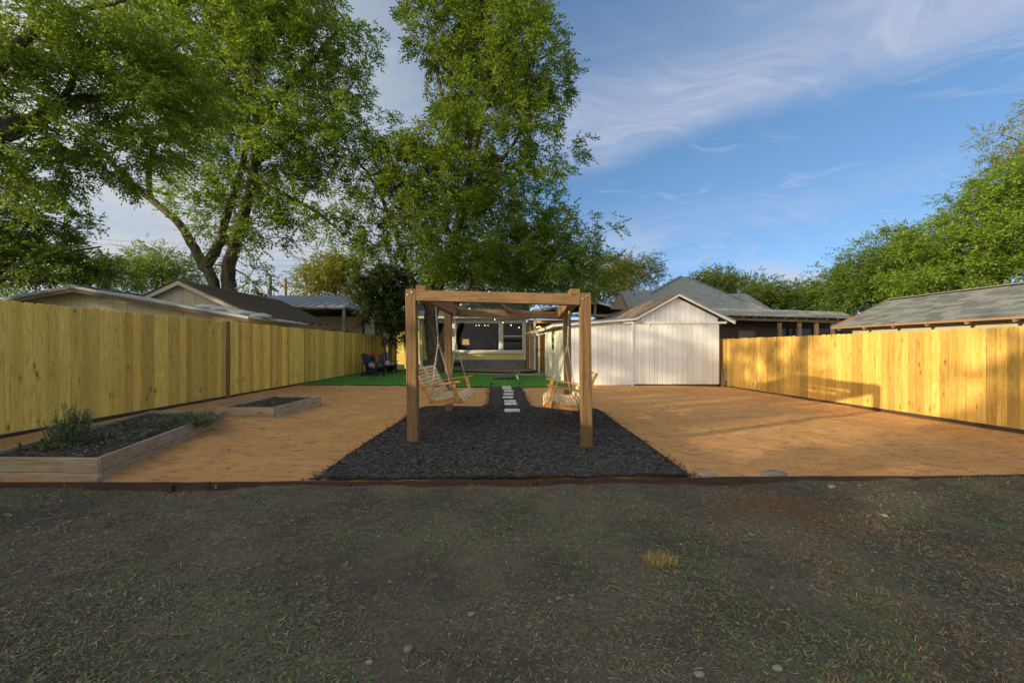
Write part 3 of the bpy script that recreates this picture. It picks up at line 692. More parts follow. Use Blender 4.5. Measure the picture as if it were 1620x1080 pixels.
def porch_swing(label, org, ang, tilt, mirror, hooks):
    """local: u = forward across the seat, y = along the length, z up; built in world through place()"""
    org = Vector(org); rot = Matrix.Rotation(ang, 3, 'Z') @ Matrix.Rotation(tilt, 3, 'Y')
    def pl(u, y, z): return org + rot @ Vector((u * mirror, y, z))
    root = thing('porch_swing', org, label, 'porch swing', 'wooden porch swings in the frame')
    Lh = .625
    # seat curve (u from back to front, z): slight dip and rolled front edge
    seat = [(-.255, .040), (-.195, .030), (-.135, .026), (-.075, .028), (-.015, .036), (.045, .046), (.105, .052), (.165, .050), (.218, .036), (.252, -.004)]
    tang = []
    for i in range(len(seat)):
        a, b = seat[max(i - 1, 0)], seat[min(i + 1, len(seat) - 1)]; tang.append(Vector((b[0] - a[0], 0, b[1] - a[1])).normalized())
    tang[-1] = Vector((.35, 0, -.94)).normalized()
    for (u, z), t in zip(seat, tang):
        nrm = Vector((-t.z, 0, t.x)); a = pl(u, -Lh, z) ; b = pl(u, Lh, z); up = rot @ Vector((nrm.x * mirror, 0, nrm.z))
        put('seat_slat', MB().beam(a, b, .050, .019, up, .003), SLAT, root)
    # back: reclined
    b0 = Vector((-.285, 0, .065)); bd = Vector((-.40, 0, .917)).normalized(); bn = Vector((bd.z, 0, -bd.x))
    for i in range(9):
        c = b0 + bd * (.03 + i * .062) + bn * (.010 + .018 * math.sin(i / 8 * math.pi) * -1)
        up = rot @ Vector((bn.x * mirror, 0, bn.z)); e = Lh - (.0 if i < 7 else (.02 if i == 7 else .07))
        if i == 2:     # gap in the middle of this row: a short slat on either side of the opening
            for s_ in (-1, 1):
                put('back_slat', MB().beam(pl(c.x, s_ * .10, c.z), pl(c.x, s_ * e, c.z), .047, .018, up, .003), SLAT, root)
        else:
            put('back_slat', MB().beam(pl(c.x, -e, c.z), pl(c.x, e, c.z), .048, .018, up, .003), SLAT, root)
    # frames under the seat and behind the back, three each
    for y in (-Lh + .03, 0, Lh - .03):
        prof = [(-.29, -.055), (.265, -.055), (.268, -.02)] + [(u + t.z * .012, z - .013) for (u, z), t in list(zip(seat, tang))[::-1]][1:] + [(-.30, .03)]
        o = MB().slab([pl(u, y - .018, z) for u, z in prof], rot @ Vector((0, .036, 0)))
        put('seat_frame', o, SWINGF, root)
        q0 = b0 - bn * .012 - bd * .10; q1 = b0 - bn * .012 + bd * .555
        pr = [q0, q0 - bn * .055 + bd * .02, b0 - bn * .075 + bd * .2, q1 - bn * .035, q1]
        put('back_frame', MB().slab([pl(p.x, y - .018, p.z) for p in pr], rot @ Vector((0, .036, 0))), SWINGF, root)
    for s_ in (-1, 1):
        y = s_ * (Lh + .022)
        a = pl(-.40, y, .255); b = pl(.235, y, .305)
        put('armrest', MB().beam(a, b, .075, .024, (0, 0, 1), .006), SWINGF, root)
        put('arm_support', MB().beam(pl(.17, y * .985, -.045), pl(.115, y * .985, .285), .062, .03, rot @ Vector((0, 1, 0)), .004), SWINGF, root)
        hk = Vector(hooks[0 if s_ < 0 else 1]); ring = Vector((hk.x * .72 + pl(-.05, y, 0).x * .28, hk.y * .75 + pl(0, y, 0).y * .25, org.z + .97))
        yc = y + s_ * .032
        for nm, e in (('front_chain', pl(.15, yc, -.03)), ('rear_chain', pl(-.275, yc, -.03))):
            mb = MB(); chain(mb, ring, e); put(nm, mb, GALV, root, True)
            put('eye_bolt', MB().lathe(e, [(.012, -.02), (.012, .006), (.005, .012)], 8, (0, s_, 0)), BOLT, root)
        mb = MB(); chain(mb, hk, ring)
        if s_ < 0 or True: chain(mb, ring, ring + Vector((.012 * mirror, .01, -.09)))
        put('hanging_chain', mb, GALV, root, True)
        put('hook', MB().tube([hk + Vector((0, 0, .06)), hk + Vector((.012, 0, .02)), hk + Vector((.008, 0, -.012)), hk + Vector((-.008, 0, -.012)), hk + Vector((-.010, 0, .006))], .005, 6), BOLT, root)
    return root
porch_swing('pale wooden slat swing hanging from the left beam, facing right', (-1.02, 6.84, .49), R(-3), R(-4), 1,
            ((-1.215, 6.05, 2.055), (-1.13, 7.45, 2.065)))
porch_swing('pale wooden slat swing hanging from the right beam, facing left', (.81, 6.62, .445), R(-4.5), R(5), -1,
            ((.90, 5.95, 1.985), (.985, 7.25, 1.985)))

# ------------------------------------------------------------------ stepping stones and path lights
ss = [((810, 653), .335, .27, 'the largest pale paver of the path, nearest the swings'), ((808, 642.8), .30, .23, 'second stepping stone of the path counted from the swings'),
      ((807, 638.2), .29, .24, 'third stepping stone of the path counted from the swings'), ((803.8, 632.2), .28, .26, 'fourth stepping stone of the path counted from the swings'),
      ((804.3, 626.2), .28, .26, 'fifth stepping stone of the path counted from the swings'), ((804.7, 621.2), .29, .27, 'sixth stepping stone of the path counted from the swings'),
      ((802.5, 617.6), .29, .28, 'seventh stepping stone of the path, second from the lawn'), ((801, 614.4), .30, .30, 'last stepping stone of the path, at the edge of the lawn')]
for (p, wd, dp, lb) in ss:
    c = G(*p); a = random.uniform(-.08, .08); z = float(mulch_z(c.x, c.y)) + .004; rr = []
    for sx, sy in ((-1, -1), (1, -1), (1, 1), (-1, 1)):
        x = sx * wd / 2 * random.uniform(.93, 1.04); y = sy * dp / 2 * random.uniform(.92, 1.05)
        rr.append((c.x + x * math.cos(a) - y * math.sin(a), c.y + x * math.sin(a) + y * math.cos(a)))
    cx, cy = sum(q[0] for q in rr) / 4, sum(q[1] for q in rr) / 4
    mb = MB(); b = 0; ins = .965
    mb.v = [(x, y, z - .02) for x, y in rr] + [(x, y, z + .030) for x, y in rr] + [(cx + (x - cx) * ins, cy + (y - cy) * ins, z + .037) for x, y in rr]
    for r_ in (0, 4):
        for i in range(4): j = (i + 1) % 4; mb.f.append([r_ + i, r_ + j, r_ + 4 + j, r_ + 4 + i])
    mb.f += [[8, 9, 10, 11], [3, 2, 1, 0]]
    tag(put('stepping_stone', mb, PAVER, origin=(c.x, c.y, z)), lb, 'stepping stone', 'stepping stones of the mulch path')
def path_light(p, h, r, lb, lean=(0, 0)):
    p = Vector(p); root = thing('path_light', p, lb, 'path light', 'black solar path lights'); t = p + Vector((lean[0], lean[1], h))
    put('stake', MB().tube([p - Vector((0, 0, .05)), t], .009, 8), BLACK, root)
    put('lamp_body', MB().lathe(t - Vector((0, 0, .02)), [(.02, 0), (.028, .03), (.03, .045)], 12), BLACK, root)
    put('lamp_cap', MB().lathe(t + Vector((0, 0, .026)), [(r * .8, 0), (r, .004), (r, .014), (r * .85, .024)], 20), BLACK, root)
path_light(G(777.5, 614), .13, .062, 'black solar path light at the left end of the stone path by the lawn')
path_light(G(822.5, 613.5), .15, .062, 'black solar path light at the right end of the stone path by the lawn')
path_light((1.32, 7.6, -.02), .15, .03, 'black solar stake light leaning beside the rear right post', (.03, 0))

# ------------------------------------------------------------------ raised beds
SOIL2 = plain('bed_soil', (0.10, 0.08, 0.06), (0.045, 0.037, 0.03), 25, .95, bump=.8, bdist=.03)
def raised_bed(corners, h, label, fill):
    """corners: front-left, front-right, back-right, back-left"""
    C4 = [Vector(c) for c in corners]; root = thing('raised_bed', C4[1], label, 'planter', 'timber raised garden beds')
    ztop = h
    for i, nm in enumerate(('front_board', 'side_board', 'back_board', 'side_board')):
        a, b = C4[i], C4[(i + 1) % 4]; d = (b - a).normalized(); inn = Vector((-d.y, d.x, 0))
        mat = BEDX if i in (0, 2) else BEDY
        ea = a + (d * .04 if i in (1, 3) else Vector((0, 0, 0))); eb = b - (d * .04 if i in (1, 3) else Vector((0, 0, 0)))
        for lo, hi in ((ztop - .139, ztop), (ztop - .282, ztop - .143)):
            zl, zh = lo, hi
            mb = MB().hexa([ea + Vector((0, 0, zl)), eb + Vector((0, 0, zl)), eb + inn * .038 + Vector((0, 0, zl)), ea + inn * .038 + Vector((0, 0, zl)),
                            ea + Vector((0, 0, zh)), eb + Vector((0, 0, zh)), eb + inn * .038 + Vector((0, 0, zh)), ea + inn * .038 + Vector((0, 0, zh))])
            o = put(nm, mb, mat, root)
            bv = o.modifiers.new('bevel', 'BEVEL'); bv.width = .004; bv.segments = 1
    # soil inside
    ce = sum(C4, Vector()) / 4; q = [ce + (c - ce) * .955 for c in C4]; nu = 26; V = []
    for i in range(nu):
        for j in range(nu):
            u, v = i / (nu - 1), j / (nu - 1); p = q[0].lerp(q[1], u).lerp(q[3].lerp(q[2], u), v)
            V.append((p.x, p.y, p.z + ztop - .045 + (float(vnoise(p.x, p.y, .16, 71)) - .5) * .045 + (float(vnoise(p.x, p.y, .05, 72)) - .5) * .02))
    mb = MB(); mb.v = V
    for i in range(nu - 1):
        for j in range(nu - 1): mb.f.append([i * nu + j, (i + 1) * nu + j, (i + 1) * nu + j + 1, i * nu + j + 1])
    put('bed_soil', mb, SOIL2, root, True)
    for c in (C4[1],):
        for z in (ztop - .035, ztop - .20):
            put('bracket', MB().box(c.x - .002, c.x + .004, c.y - .003, c.y + .03, c.z + z - .02, c.z + z + .015), GALV, root)
    # chips and leaf litter on the soil
    n = fill; u = rng.uniform(.04, .96, n); v = rng.uniform(.04, .96, n); Q = [np.array(k) for k in q]
    P = (Q[0] * (1 - u)[:, None] + Q[1] * u[:, None]) * (1 - v)[:, None] + (Q[3] * (1 - u)[:, None] + Q[2] * u[:, None]) * v[:, None]
    P[:, 2] += ztop - .035 + rng.uniform(0, .02, n); P -= np.array(root.location)
    V, F = bars(P, rng.uniform(.02, .06, n), rng.uniform(.004, .014, n), rng.uniform(.002, .006, n), .35)
    o = link('bed_litter', np_mesh('bed_litter', V, F), CHIP2, root); o['kind'] = 'stuff'
    return root
m = Mt('bed_chip'); isl = m.island(); CHIP2 = m.done(m.mix(m.ramp(isl, .86, .9), m.mix(isl, (0.05, 0.04, 0.03), (0.17, 0.14, 0.11)), (0.34, 0.30, 0.24)), .85, spec=.2)
b1 = [(-5.24, 3.68, 0.085), (-4.0, 3.66, 0.080), (-4.88, 6.43, 0.075), (-6.12, 6.45, 0.085)]
raised_bed(b1, .212, 'long weathered timber planter with herbs in the left foreground', 2600)
b2 = [(-5.34, 6.9, .045), (-4.34, 6.9, .045), (-4.27, 8.5, .055), (-5.30, 8.52, .06)]
raised_bed(b2, .232, 'smaller timber planter of bare soil behind the first one', 1500)

# herbs
ROSE = leafmat('rosemary_leaf', (0.17, 0.27, 0.12), (0.24, 0.32, 0.13), (0.30, 0.34, 0.19), .25)
SAGE = leafmat('oregano_leaf', (0.17, 0.23, 0.13), (0.14, 0.19, 0.11), (0.26, 0.30, 0.21), .25)
STEM = plain('herb_stem', (0.16, 0.14, 0.07), (0.11, 0.09, 0.05), 30)
def herb(name, c, stems, hgt, spread, per, ll, lw, mat, label, lean=1.0, droop=0.0):
    c = Vector(c); root = thing(name, c, label, 'herb'); st = MB(); LV = []; LF = []
    for i in range(stems):
        a = random.uniform(0, 6.28); rr = random.random() ** .6
        b = c + Vector((math.cos(a) * rr * spread * .45, math.sin(a) * rr * spread * .45, 0)); hh = hgt * random.uniform(.55, 1.05) * (1 - .25 * rr)
        tip = b + Vector((math.cos(a) * spread * .55 * rr * lean + random.gauss(0, .02), math.sin(a) * spread * .55 * rr * lean + random.gauss(0, .02), hh))
        mid = b.lerp(tip, .5) + Vector((random.gauss(0, .012), random.gauss(0, .012), droop * hh))
        P = []
        for k in range(9):
            t = k / 8; P.append(b * (1 - t) ** 2 + mid * 2 * t * (1 - t) + tip * t * t)
        st.tube(P[::2], [.003, .0028, .0024, .002, .001], 4)
        n = per; t = rng.uniform(.1, 1.0, n); idx = np.clip((t * 8).astype(int), 0, 7); A = np.array([tuple(p) for p in P]); fr = (t * 8 - idx)[:, None]
        LV.append(A[idx] * (1 - fr) + A[idx + 1] * fr)
    PP = np.concatenate(LV) - np.array(c); n = len(PP)
    V, F = blades(PP, rng.uniform(ll * .6, ll * 1.2, n), rng.uniform(lw * .7, lw * 1.2, n), (0.1, 1.3), .35)
    link('foliage', np_mesh('foliage', V, F), mat, root)
    put('stems', st, STEM, root)
    return root
herb('rosemary', W(109, 716, 4.35), 95, .60, .24, 62, .036, .0085, ROSE, 'tall upright rosemary bush in the near planter', .8)
herb('oregano', W(168, 702, 4.55), 110, .17, .42, 30, .024, .013, SAGE, 'low dark green herb clump beside the rosemary', 1.3)
herb('thyme', W(296, 676, 5.55), 190, .24, .55, 34, .026, .013, SAGE, 'wide grey-green herb bush spilling over the planter at its far end', 1.0, .15)
herb('seedling', W(54, 716, 4.1), 10, .12, .30, 12, .05, .03, WEED, 'few large leaf seedlings at the near left end of the planter', 1.6)
herb('seedling', W(430, 640, 7.6), 8, .06, .25, 10, .05, .025, WEED, 'small green seedling in the bare far planter', 1.6)
c = W(157, 715, 4.25); root = thing('path_light', c, 'black round solar light standing in the herb planter', 'path light', 'black solar path lights')
put('stake', MB().tube([c - Vector((0, 0, .06)), c + Vector((0, 0, .035))], .011, 8), BLACK, root)
put('lamp_cap', MB().lathe(c + Vector((0, 0, .03)), [(.05, 0), (.097, .006), (.10, .014), (.09, .02), (.02, .026)], 24), BLACK, root)

# ------------------------------------------------------------------ more materials
def painted(name, col, dirt, vary=.06, rough=.6):
    m = Mt(name); n = m.noise(m.coord((5, 5, .8)), 1.0, 6, .65); n2 = m.noise(m.coord((18, 18, 3)), 1.0, 5, .7)
    c = m.mix(m.ramp(n, .5, .78, 0, .5), col, dirt); c = m.mix(m.ramp(n2, .62, .75, 0, .5), c, tuple(x * .8 for x in dirt))
    h = m.nd('ShaderNodeHueSaturation'); m.l.new(c, h.inputs['Color']); m.l.new(m.ramp(m.rnd(), 0, 1, 1 - vary, 1 + vary), h.inputs['Value'])
    m.bump(n2, .25, .004); return m.done(h.outputs[0], rough, spec=.3)
WHITE = painted('shed_white', (0.80, 0.815, 0.81), (0.62, 0.60, 0.54), .06)
CREAM = painted('shed_cream', (0.74, 0.72, 0.58), (0.52, 0.48, 0.34))
TRIMW = painted('trim_white', (0.82, 0.82, 0.77), (0.64, 0.62, 0.54))
YELLOW = painted('house_yellow', (0.84, 0.68, 0.17), (0.72, 0.56, 0.14), .03)
BEIGE = painted('beige_wall', (0.47, 0.43, 0.30), (0.38, 0.34, 0.23), .03)
DARKSID = painted('dark_siding', (0.10, 0.075, 0.055), (0.06, 0.045, 0.035), .15)
OLDWOOD = painted('old_wood', (0.30, 0.20, 0.12), (0.18, 0.11, 0.07), .2)
FOUND = plain('foundation', (0.27, 0.27, 0.26), (0.18, 0.18, 0.18), 4, .9, bump=.3)
RUST = plain('rusty_metal', (0.27, 0.165, 0.115), (0.36, 0.31, 0.26), 2.2, .7, .2, stretch=(3, .5, 1), bump=.1)
GREYMET = plain('grey_metal_roof', (0.37, 0.41, 0.44), (0.27, 0.30, 0.33), 2.0, .5, .35, stretch=(1, 3, 1))
BROWNMET = plain('brown_metal_roof', (0.115, 0.088, 0.068), (0.075, 0.058, 0.045), 1.8, .6, .2)
SHING = plain('shingle_grey', (0.205, 0.22, 0.21), (0.135, 0.148, 0.142), 30, .9, bump=.4, bdist=.004, vary=.28)
SHINGH = plain('shingle_hip', (0.34, 0.35, 0.32), (0.23, 0.24, 0.22), 4, .9, bump=.4, bdist=.01)
SHINGB = plain('shingle_house', (0.17, 0.18, 0.20), (0.11, 0.12, 0.13), 5, .9, bump=.4, bdist=.01)
DIRTYPLASTIC = plain('crumpled_plastic', (0.55, 0.56, 0.52), (0.40, 0.41, 0.38), 9, .4, bump=.4, bdist=.02)
m = Mt('window_glass'); lw = m.nd('ShaderNodeFresnel'); lw.inputs[0].default_value = 1.5
gl = m.nd('ShaderNodeBsdfGlossy'); gl.inputs['Roughness'].default_value = .02; tr = m.nd('ShaderNodeBsdfTransparent'); tr.inputs[0].default_value = (.72, .74, .72, 1)
mx = m.nd('ShaderNodeMixShader'); m.l.new(m.math('MULTIPLY', lw.outputs[0], .6), mx.inputs[0]); m.l.new(tr.outputs[0], mx.inputs[1]); m.l.new(gl.outputs[0], mx.inputs[2]); m.l.new(mx.outputs[0], m.n['Material Output'].inputs[0]); GLASS = m.m
m = Mt('dark_glass'); GLASSD = m.done((0.012, 0.014, 0.016), .08, spec=.6)
def emit(name, col, st):
    m = Mt(name); m.b.inputs['Base Color'].default_value = (.8, .6, .3, 1); m.b.inputs['Emission Color'].default_value = col + (1,); m.b.inputs['Emission Strength'].default_value = st; return m.m
BULB = emit('warm_bulb', (1.0, .62, .28), 1.4); SHADE = emit('lamp_shade', (1.0, .55, .22), .35)

# ------------------------------------------------------------------ white shed
SY = 14.5; ang = -.105
sx = lambda y: 2.006 + ang * (y - SY)                      # its left wall
gzs = -.075
shed = thing('white_shed', (4.9, SY, gzs), 'white board shed with a sliding barn door and lean-to roof', 'shed')
def roofz(x):
    if x < 4.62: return 2.25 + (x - 1.57) * (2.50 - 2.25) / (4.70 - 1.57)
    return min(2.50 + (x - 4.70) * .559, 3.40 - (x - 6.31) * .5)
def board(nm, x0, x1, y, z0, zt0, zt1, mat=WHITE, th=.02, par=None):
    c = .003
    pts = [(x0, y, z0), (x1, y, z0), (x1, y, zt1), (x0, y, zt0)]
    o = put(nm, MB().slab(pts, (0, -th, 0)), mat, par or shed); return o
# dark sheathing behind the boards, so that the joints read as joints
put('sheathing', MB().slab([(2.02, SY + .04, gzs), (7.86, SY + .04, gzs), (7.86, SY + .04, roofz(7.86) - .12), (6.31, SY + .04, roofz(6.31) - .12), (4.70, SY + .04, roofz(4.7) - .09), (2.02, SY + .04, roofz(2.02) - .09)], (0, .04, 0)), OLDWOOD, shed)
x = 2.02; k = 0
while x < 4.56:
    wd = random.choice((.165, .185, .19, .178)); x1 = min(x + wd, 4.6)
    board('wall_board', x + random.uniform(.003, .007), x1 - random.uniform(.003, .006), SY + random.uniform(-.002, .003), gzs + .02, roofz(x) - .10, roofz(x1) - .10); x = x1
put('corner_board', MB().box(1.995, 2.085, SY - .045, SY - .022, gzs, roofz(2.04) - .08), WHITE, shed)
# gable boards
x = 4.72
while x < 7.85:
    x1 = min(x + .19, 7.86)
    zs = [roofz(x) - .13, roofz(x1) - .13]
    if min(zs) > 2.36:
        if x < 6.31 < x1: put('gable_board', MB().slab([(x + .004, SY, 2.34), (x1 - .004, SY, 2.34), (x1 - .004, SY, zs[1]), (6.31, SY, 3.27), (x + .004, SY, zs[0])], (0, -.02, 0)), WHITE, shed)
        else: board('gable_board', x + .004, x1 - .004, SY + random.uniform(-.002, .002), 2.34, zs[0], zs[1])
    x = x1
# sliding door
x = 4.58; dy = SY - .075
while x < 7.86:
    wd = random.choice((.19, .2, .175, .185, .12)); x1 = min(x + wd, 7.87)
    if 7.87 - x1 < .06: x1 = 7.87
    board('door_board', x + random.uniform(.002, .007), x1 - random.uniform(.002, .006), dy + random.uniform(-.002, .003), gzs + .05 + random.uniform(0, .012), 2.27, 2.27); x = x1
for z in (.25, 2.05): put('door_ledge', MB().box(4.6, 7.85, dy + .006, dy + .03, z, z + .14), OLDWOOD, shed)
put('door_rail', MB().box(4.22, 8.14, SY - .125, SY - .03, 2.275, 2.355), TRIMW, shed)
put('rail_rust', MB().box(4.62, 5.0, SY - .130, SY - .122, 2.29, 2.345), RUST, shed)
for xx_ in (5.2, 7.3): put('roller_bracket', MB().box(xx_ - .02, xx_ + .02, SY - .134, SY - .10, 2.19, 2.30), TRIMW, shed)
put('jamb_board', MB().box(4.55, 4.60, SY - .14, SY - .02, gzs, 2.28), WHITE, shed)
# barge boards and roofs
def rake(nm, a, b, d, mat=TRIMW, th=.03): 
    put(nm, MB().slab([(a[0], SY - .20, a[1]), (b[0], SY - .20, b[1]), (b[0], SY - .20, b[1] + d), (a[0], SY - .20, a[1] + d)], (0, th, 0)), mat, shed)
rake('barge_board', (1.57, 2.16), (4.70, 2.405), .10); rake('barge_board', (4.70, 2.41), (6.31, 3.31), .10); rake('barge_board', (6.31, 3.31), (8.42, 2.255), .10)
def roof_sheet(nm, a0, a1, b1, b0, th, mat, par, rib=0, ribmat=None, ribh=.02, ribw=.03):
    """a0-a1 eave edge, b0-b1 ridge edge (a0 below b0); ribs run eave to ridge"""
    a0, a1, b1, b0 = map(Vector, (a0, a1, b1, b0)); nrm = (a1 - a0).cross(b0 - a0).normalized()
    if nrm.z < 0: nrm = -nrm
    o = put(nm, MB().slab([a0, a1, b1, b0], -nrm * th), mat, par)
    for i in range(rib + 1 if rib else 0):
        t = i / rib; p = a0.lerp(a1, t); q = b0.lerp(b1, t); put('seam', MB().beam(p + nrm * ribh * .5, q + nrm * ribh * .5, ribw, ribh, nrm), ribmat or mat, o)
    return o
BK = 20.0
roof_sheet('roof', (4.66, SY - .22, 2.52), (4.40, BK, 2.52), (6.05, BK, 3.44), (6.31, SY - .22, 3.435), .03, RUST, shed, 14, RUST, .02, .03)
roof_sheet('roof', (8.44, SY - .22, 2.36), (8.2, BK, 2.36), (6.05, BK, 3.44), (6.31, SY - .22, 3.435), .03, GREYMET, shed, 14, GREYMET, .02, .03)
roof_sheet('lean_to_roof', (1.52, SY - .22, 2.265), (1.20, 22.8, 2.22), (4.40, 22.8, 2.50), (4.68, SY - .22, 2.515), .03, GREYMET, shed, 16, GREYMET, .015, .03)
put('fascia', MB().slab([(1.53, SY - .17, 2.15), (1.21, 22.8, 2.11), (1.21, 22.8, 2.19), (1.53, SY - .17, 2.235)], (.022, 0, 0)), CREAM, shed)
for i in range(14):
    y = SY + .1 + i * .6; xa = sx(y) - .42; put('rafter_tail', MB().beam((xa - .02, y, 2.19), (xa + .55, y, 2.24), .045, .09), CREAM, shed)
# left wall, with its small window
yb = 17.75; nb = 11
for i in range(nb):
    y0 = SY + .02 + (yb - SY - .02) * i / nb; y1 = SY + .02 + (yb - SY - .02) * (i + 1) / nb - .003
    put('wall_board', MB().slab([(sx(y0), y0, gzs), (sx(y1), y1, gzs), (sx(y1), y1, 2.17), (sx(y0), y0, 2.19)], (.02, 0, 0)), CREAM, shed)
put('skirt_board', MB().slab([(sx(SY) - .006, SY, gzs), (sx(yb) - .006, yb, gzs), (sx(yb) - .006, yb, gzs + .2), (sx(SY) - .006, SY, gzs + .2)], (-.02, 0, 0)), CREAM, shed)
wn = None; wy0, wy1 = 16.05, 16.75; wz0, wz1 = 1.16, 1.93
def sidepanel(nm, y0, y1, z0, z1, off, th, mat, par): return put(nm, MB().slab([(sx(y0) - off, y0, z0), (sx(y1) - off, y1, z0), (sx(y1) - off, y1, z1), (sx(y0) - off, y0, z1)], (-th, 0, 0)), mat, par)
wn = sidepanel('window', wy0, wy1, wz0, wz1, .002, .03, TRIMW, shed)
for z0, z1 in ((1.29, 1.52), (1.58, 1.81)): sidepanel('pane', wy0 + .2, wy1 - .2, z0, z1, .034, .004, GLASSD, wn)
sidepanel('sill', wy0 - .04, wy1 + .04, wz0 - .03, wz0, .002, .06, TRIMW, wn)
put('back_wall', MB().box(sx(BK) + 0.3, 7.9, BK - .05, BK, gzs, 2.3), CREAM, shed)
put('inner_wall', MB().slab([(sx(yb), yb, gzs), (4.3, yb, gzs), (4.3, yb, 2.3), (sx(yb), yb, 2.17)], (0, .03, 0)), CREAM, shed)
put('wall_board', MB().slab([(7.85, SY + .05, gzs), (7.6, BK, gzs), (7.6, BK, 2.5), (7.85, SY + .05, 2.5)], (-.03, 0, 0)), WHITE, shed)
for y in (18.05, 20.0, 22.4): put('porch_post', MB().box(sx(y) - .045, sx(y) + .045, y - .045, y + .045, 0.02, 2.16), TRIMW, shed)
put('porch_beam', MB().beam((sx(17.8), 17.8, 2.09), (sx(22.6), 22.6, 2.07), .06, .12), TRIMW, shed)

# folded chairs leaning between the shed and the fence
fc = thing('folding_chair', (8.12, 14.35, -.12), 'grey folded metal chair leaning beside the white shed', 'folding chair')
for s_ in (-1, 1):
    put('leg', MB().tube([(8.07 + s_ * .14, 14.25, -.13), (8.2 + s_ * .14, 14.45, .45), (8.22 + s_ * .11, 14.47, .62)], .012, 6), GREYMET, fc)
    put('leg', MB().tube([(8.02 + s_ * .12, 14.30, -.13), (8.1 + s_ * .12, 14.42, .5)], .011, 6), GREYMET, fc)
put('seat', MB().slab([(8.0, 14.27, .12), (8.24, 14.27, .12), (8.3, 14.40, .45), (8.06, 14.40, .45)], (0, .015, .01)), GREYMET, fc)
put('backrest', MB().slab([(8.06, 14.44, .47), (8.36, 14.44, .47), (8.37, 14.47, .63), (8.07, 14.47, .63)], (0, .015, .0)), GREYMET, fc)
for i, (x, y) in enumerate([(8.22, 14.05), (8.34, 14.2), (8.1, 14.12), (8.42, 14.0)]):
    tag(put('rubble_stone', blob((x, y, -.09), (.07 + .01 * i, .06, .05), 60 + i), STONE, None, True, origin=(x, y, -.12)),
        ['broken stone at the foot of the right fence beside the shed', 'largest stone in the little heap by the shed corner', 'stone of the little heap nearest the shed wall', 'outer stone of the little heap against the right fence'][i], 'stone', 'stones between shed and fence')

# ------------------------------------------------------------------ patio
m = Mt('pea_gravel'); c = m.coord((1, 1, 1), False); v = m.voro(c, 28, out=1); n_ = m.noise(c, 40, 3); m.bump(m.voro(c, 28), .6, .02)
PEA = m.done(m.mix(.35, m.mix(m.ramp(n_, .3, .7), (0.44, 0.38, 0.29), (0.24, 0.20, 0.15)), v), .9, spec=.2)
m2 = MATS['pea_gravel']
pz = .15
CURVE = [(-7.0, 20.6), (-5.2, 20.3), (-3.1, 20.1), (-2.0, 19.5), (-.6, 18.9), (.35, 19.05), (.95, 19.4), (1.3, 20.0)]
cx_, cy_ = [c_[0] for c_ in CURVE], [c_[1] for c_ in CURVE]
o = link('gravel_patio', strip('gravel_patio', lambda x: np.interp(x, cx_, cy_), lambda x: np.full_like(x, 23.5), -7.0, 1.3, 30, 60, lambda x, y: pz + (vnoise(x, y, .15, 80) - .5) * .02, True), PEA); tag(o, kind='structure')
n = 9000; xx = rng.uniform(-3.2, 1.2, n); yy = np.interp(xx, cx_, cy_) + .05 + rng.random(n) ** 1.3 * 2.6; 
V, F = grit(np.stack([xx, yy, pz + .012 + 0 * xx], -1), rng.uniform(.012, .022, n))
m = Mt('pea_stone'); isl = m.island(); stuff('patio_pebbles', V, F, m.done(m.mix(isl, (0.50, 0.43, 0.33), (0.24, 0.20, 0.16)), .9, spec=.2), 'tan pebbles covering the patio at the foot of the yellow house', 'pebbles')
tag(edging_run('patio_edging', [(x, y, pz) for x, y in CURVE], -.12, .02, .03, '', mat=BLACK), 'black edging curving along the pebble patio by the house', 'edging')
walk = [(-3.3, 19.75), (-2.1, 19.2), (-.6, 18.55), (.5, 18.7), (1.15, 18.6), (1.5, 18.2)]
mb = MB()
for (a, b) in zip(walk[:-1], walk[1:]):
    mb.hexa([(a[0], a[1] - .05, -.05), (b[0], b[1] - .05, -.05), (b[0], b[1] + .48, -.05), (a[0], a[1] + .48, -.05), (a[0], a[1] - .05, .075), (b[0], b[1] - .05, .075), (b[0], b[1] + .48, .075), (a[0], a[1] + .48, .075)])
tag(put('concrete_walk', mb, CONC), kind='structure')
tag(put('porch_slab', MB().box(.9, 5.2, 18.9, 26, -.05, .06), CONC), kind='structure')

# ------------------------------------------------------------------ yellow house
HY = 22.0
hs_ = thing('yellow_house', (-2.3, HY, .15), 'yellow sided house with a wide picture window at the end of the yard', 'house')
XL, XR = -5.35, .80
wx0, wx1, wz0, wz1 = -4.35, .70, 1.17, 2.84       # window opening
zf = .70                                          # top of the foundation
put('foundation', MB().box(XL + .02, XR - .02, HY + .02, HY + .3, .0, zf), FOUND, hs_)
put('water_table', MB().box(XL - .03, XR + .02, HY - .045, HY + .02, zf - .03, zf + .03), TRIMW, hs_)
put('vent', MB().box(-3.45, -2.95, HY + .004, HY + .019, .3, .52), BLACK, hs_)
# wall core round the window
for nm, bx_ in (('wall_core', (XL, wx0, zf, 3.15)), ('wall_core', (wx1, XR, zf, 3.15)), ('wall_core', (wx0, wx1, zf, wz0)), ('wall_core', (wx0, wx1, wz1, 3.15))):
    put(nm, MB().box(bx_[0], bx_[1], HY + .012, HY + .14, bx_[2], bx_[3]), YELLOW, hs_)
def course(x0, x1, z, e=.178):
    return put('siding_board', MB().hexa([(x0, HY - .024, z), (x1, HY - .024, z), (x1, HY + .011, z), (x0, HY + .011, z), (x0, HY - .004, z + e + .01), (x1, HY - .004, z + e + .01), (x1, HY + .011, z + e + .01), (x0, HY + .011, z + e + .01)]), YELLOW, hs_)
z = zf + .032
while z < 3.0:
    if z + .18 < wz0 - .10: course(XL, XR - .1, z)
    elif z > wz1 + .1: course(XL, XR - .1, z)
    else: course(XL, wx0 - .16, z)
    z += .178
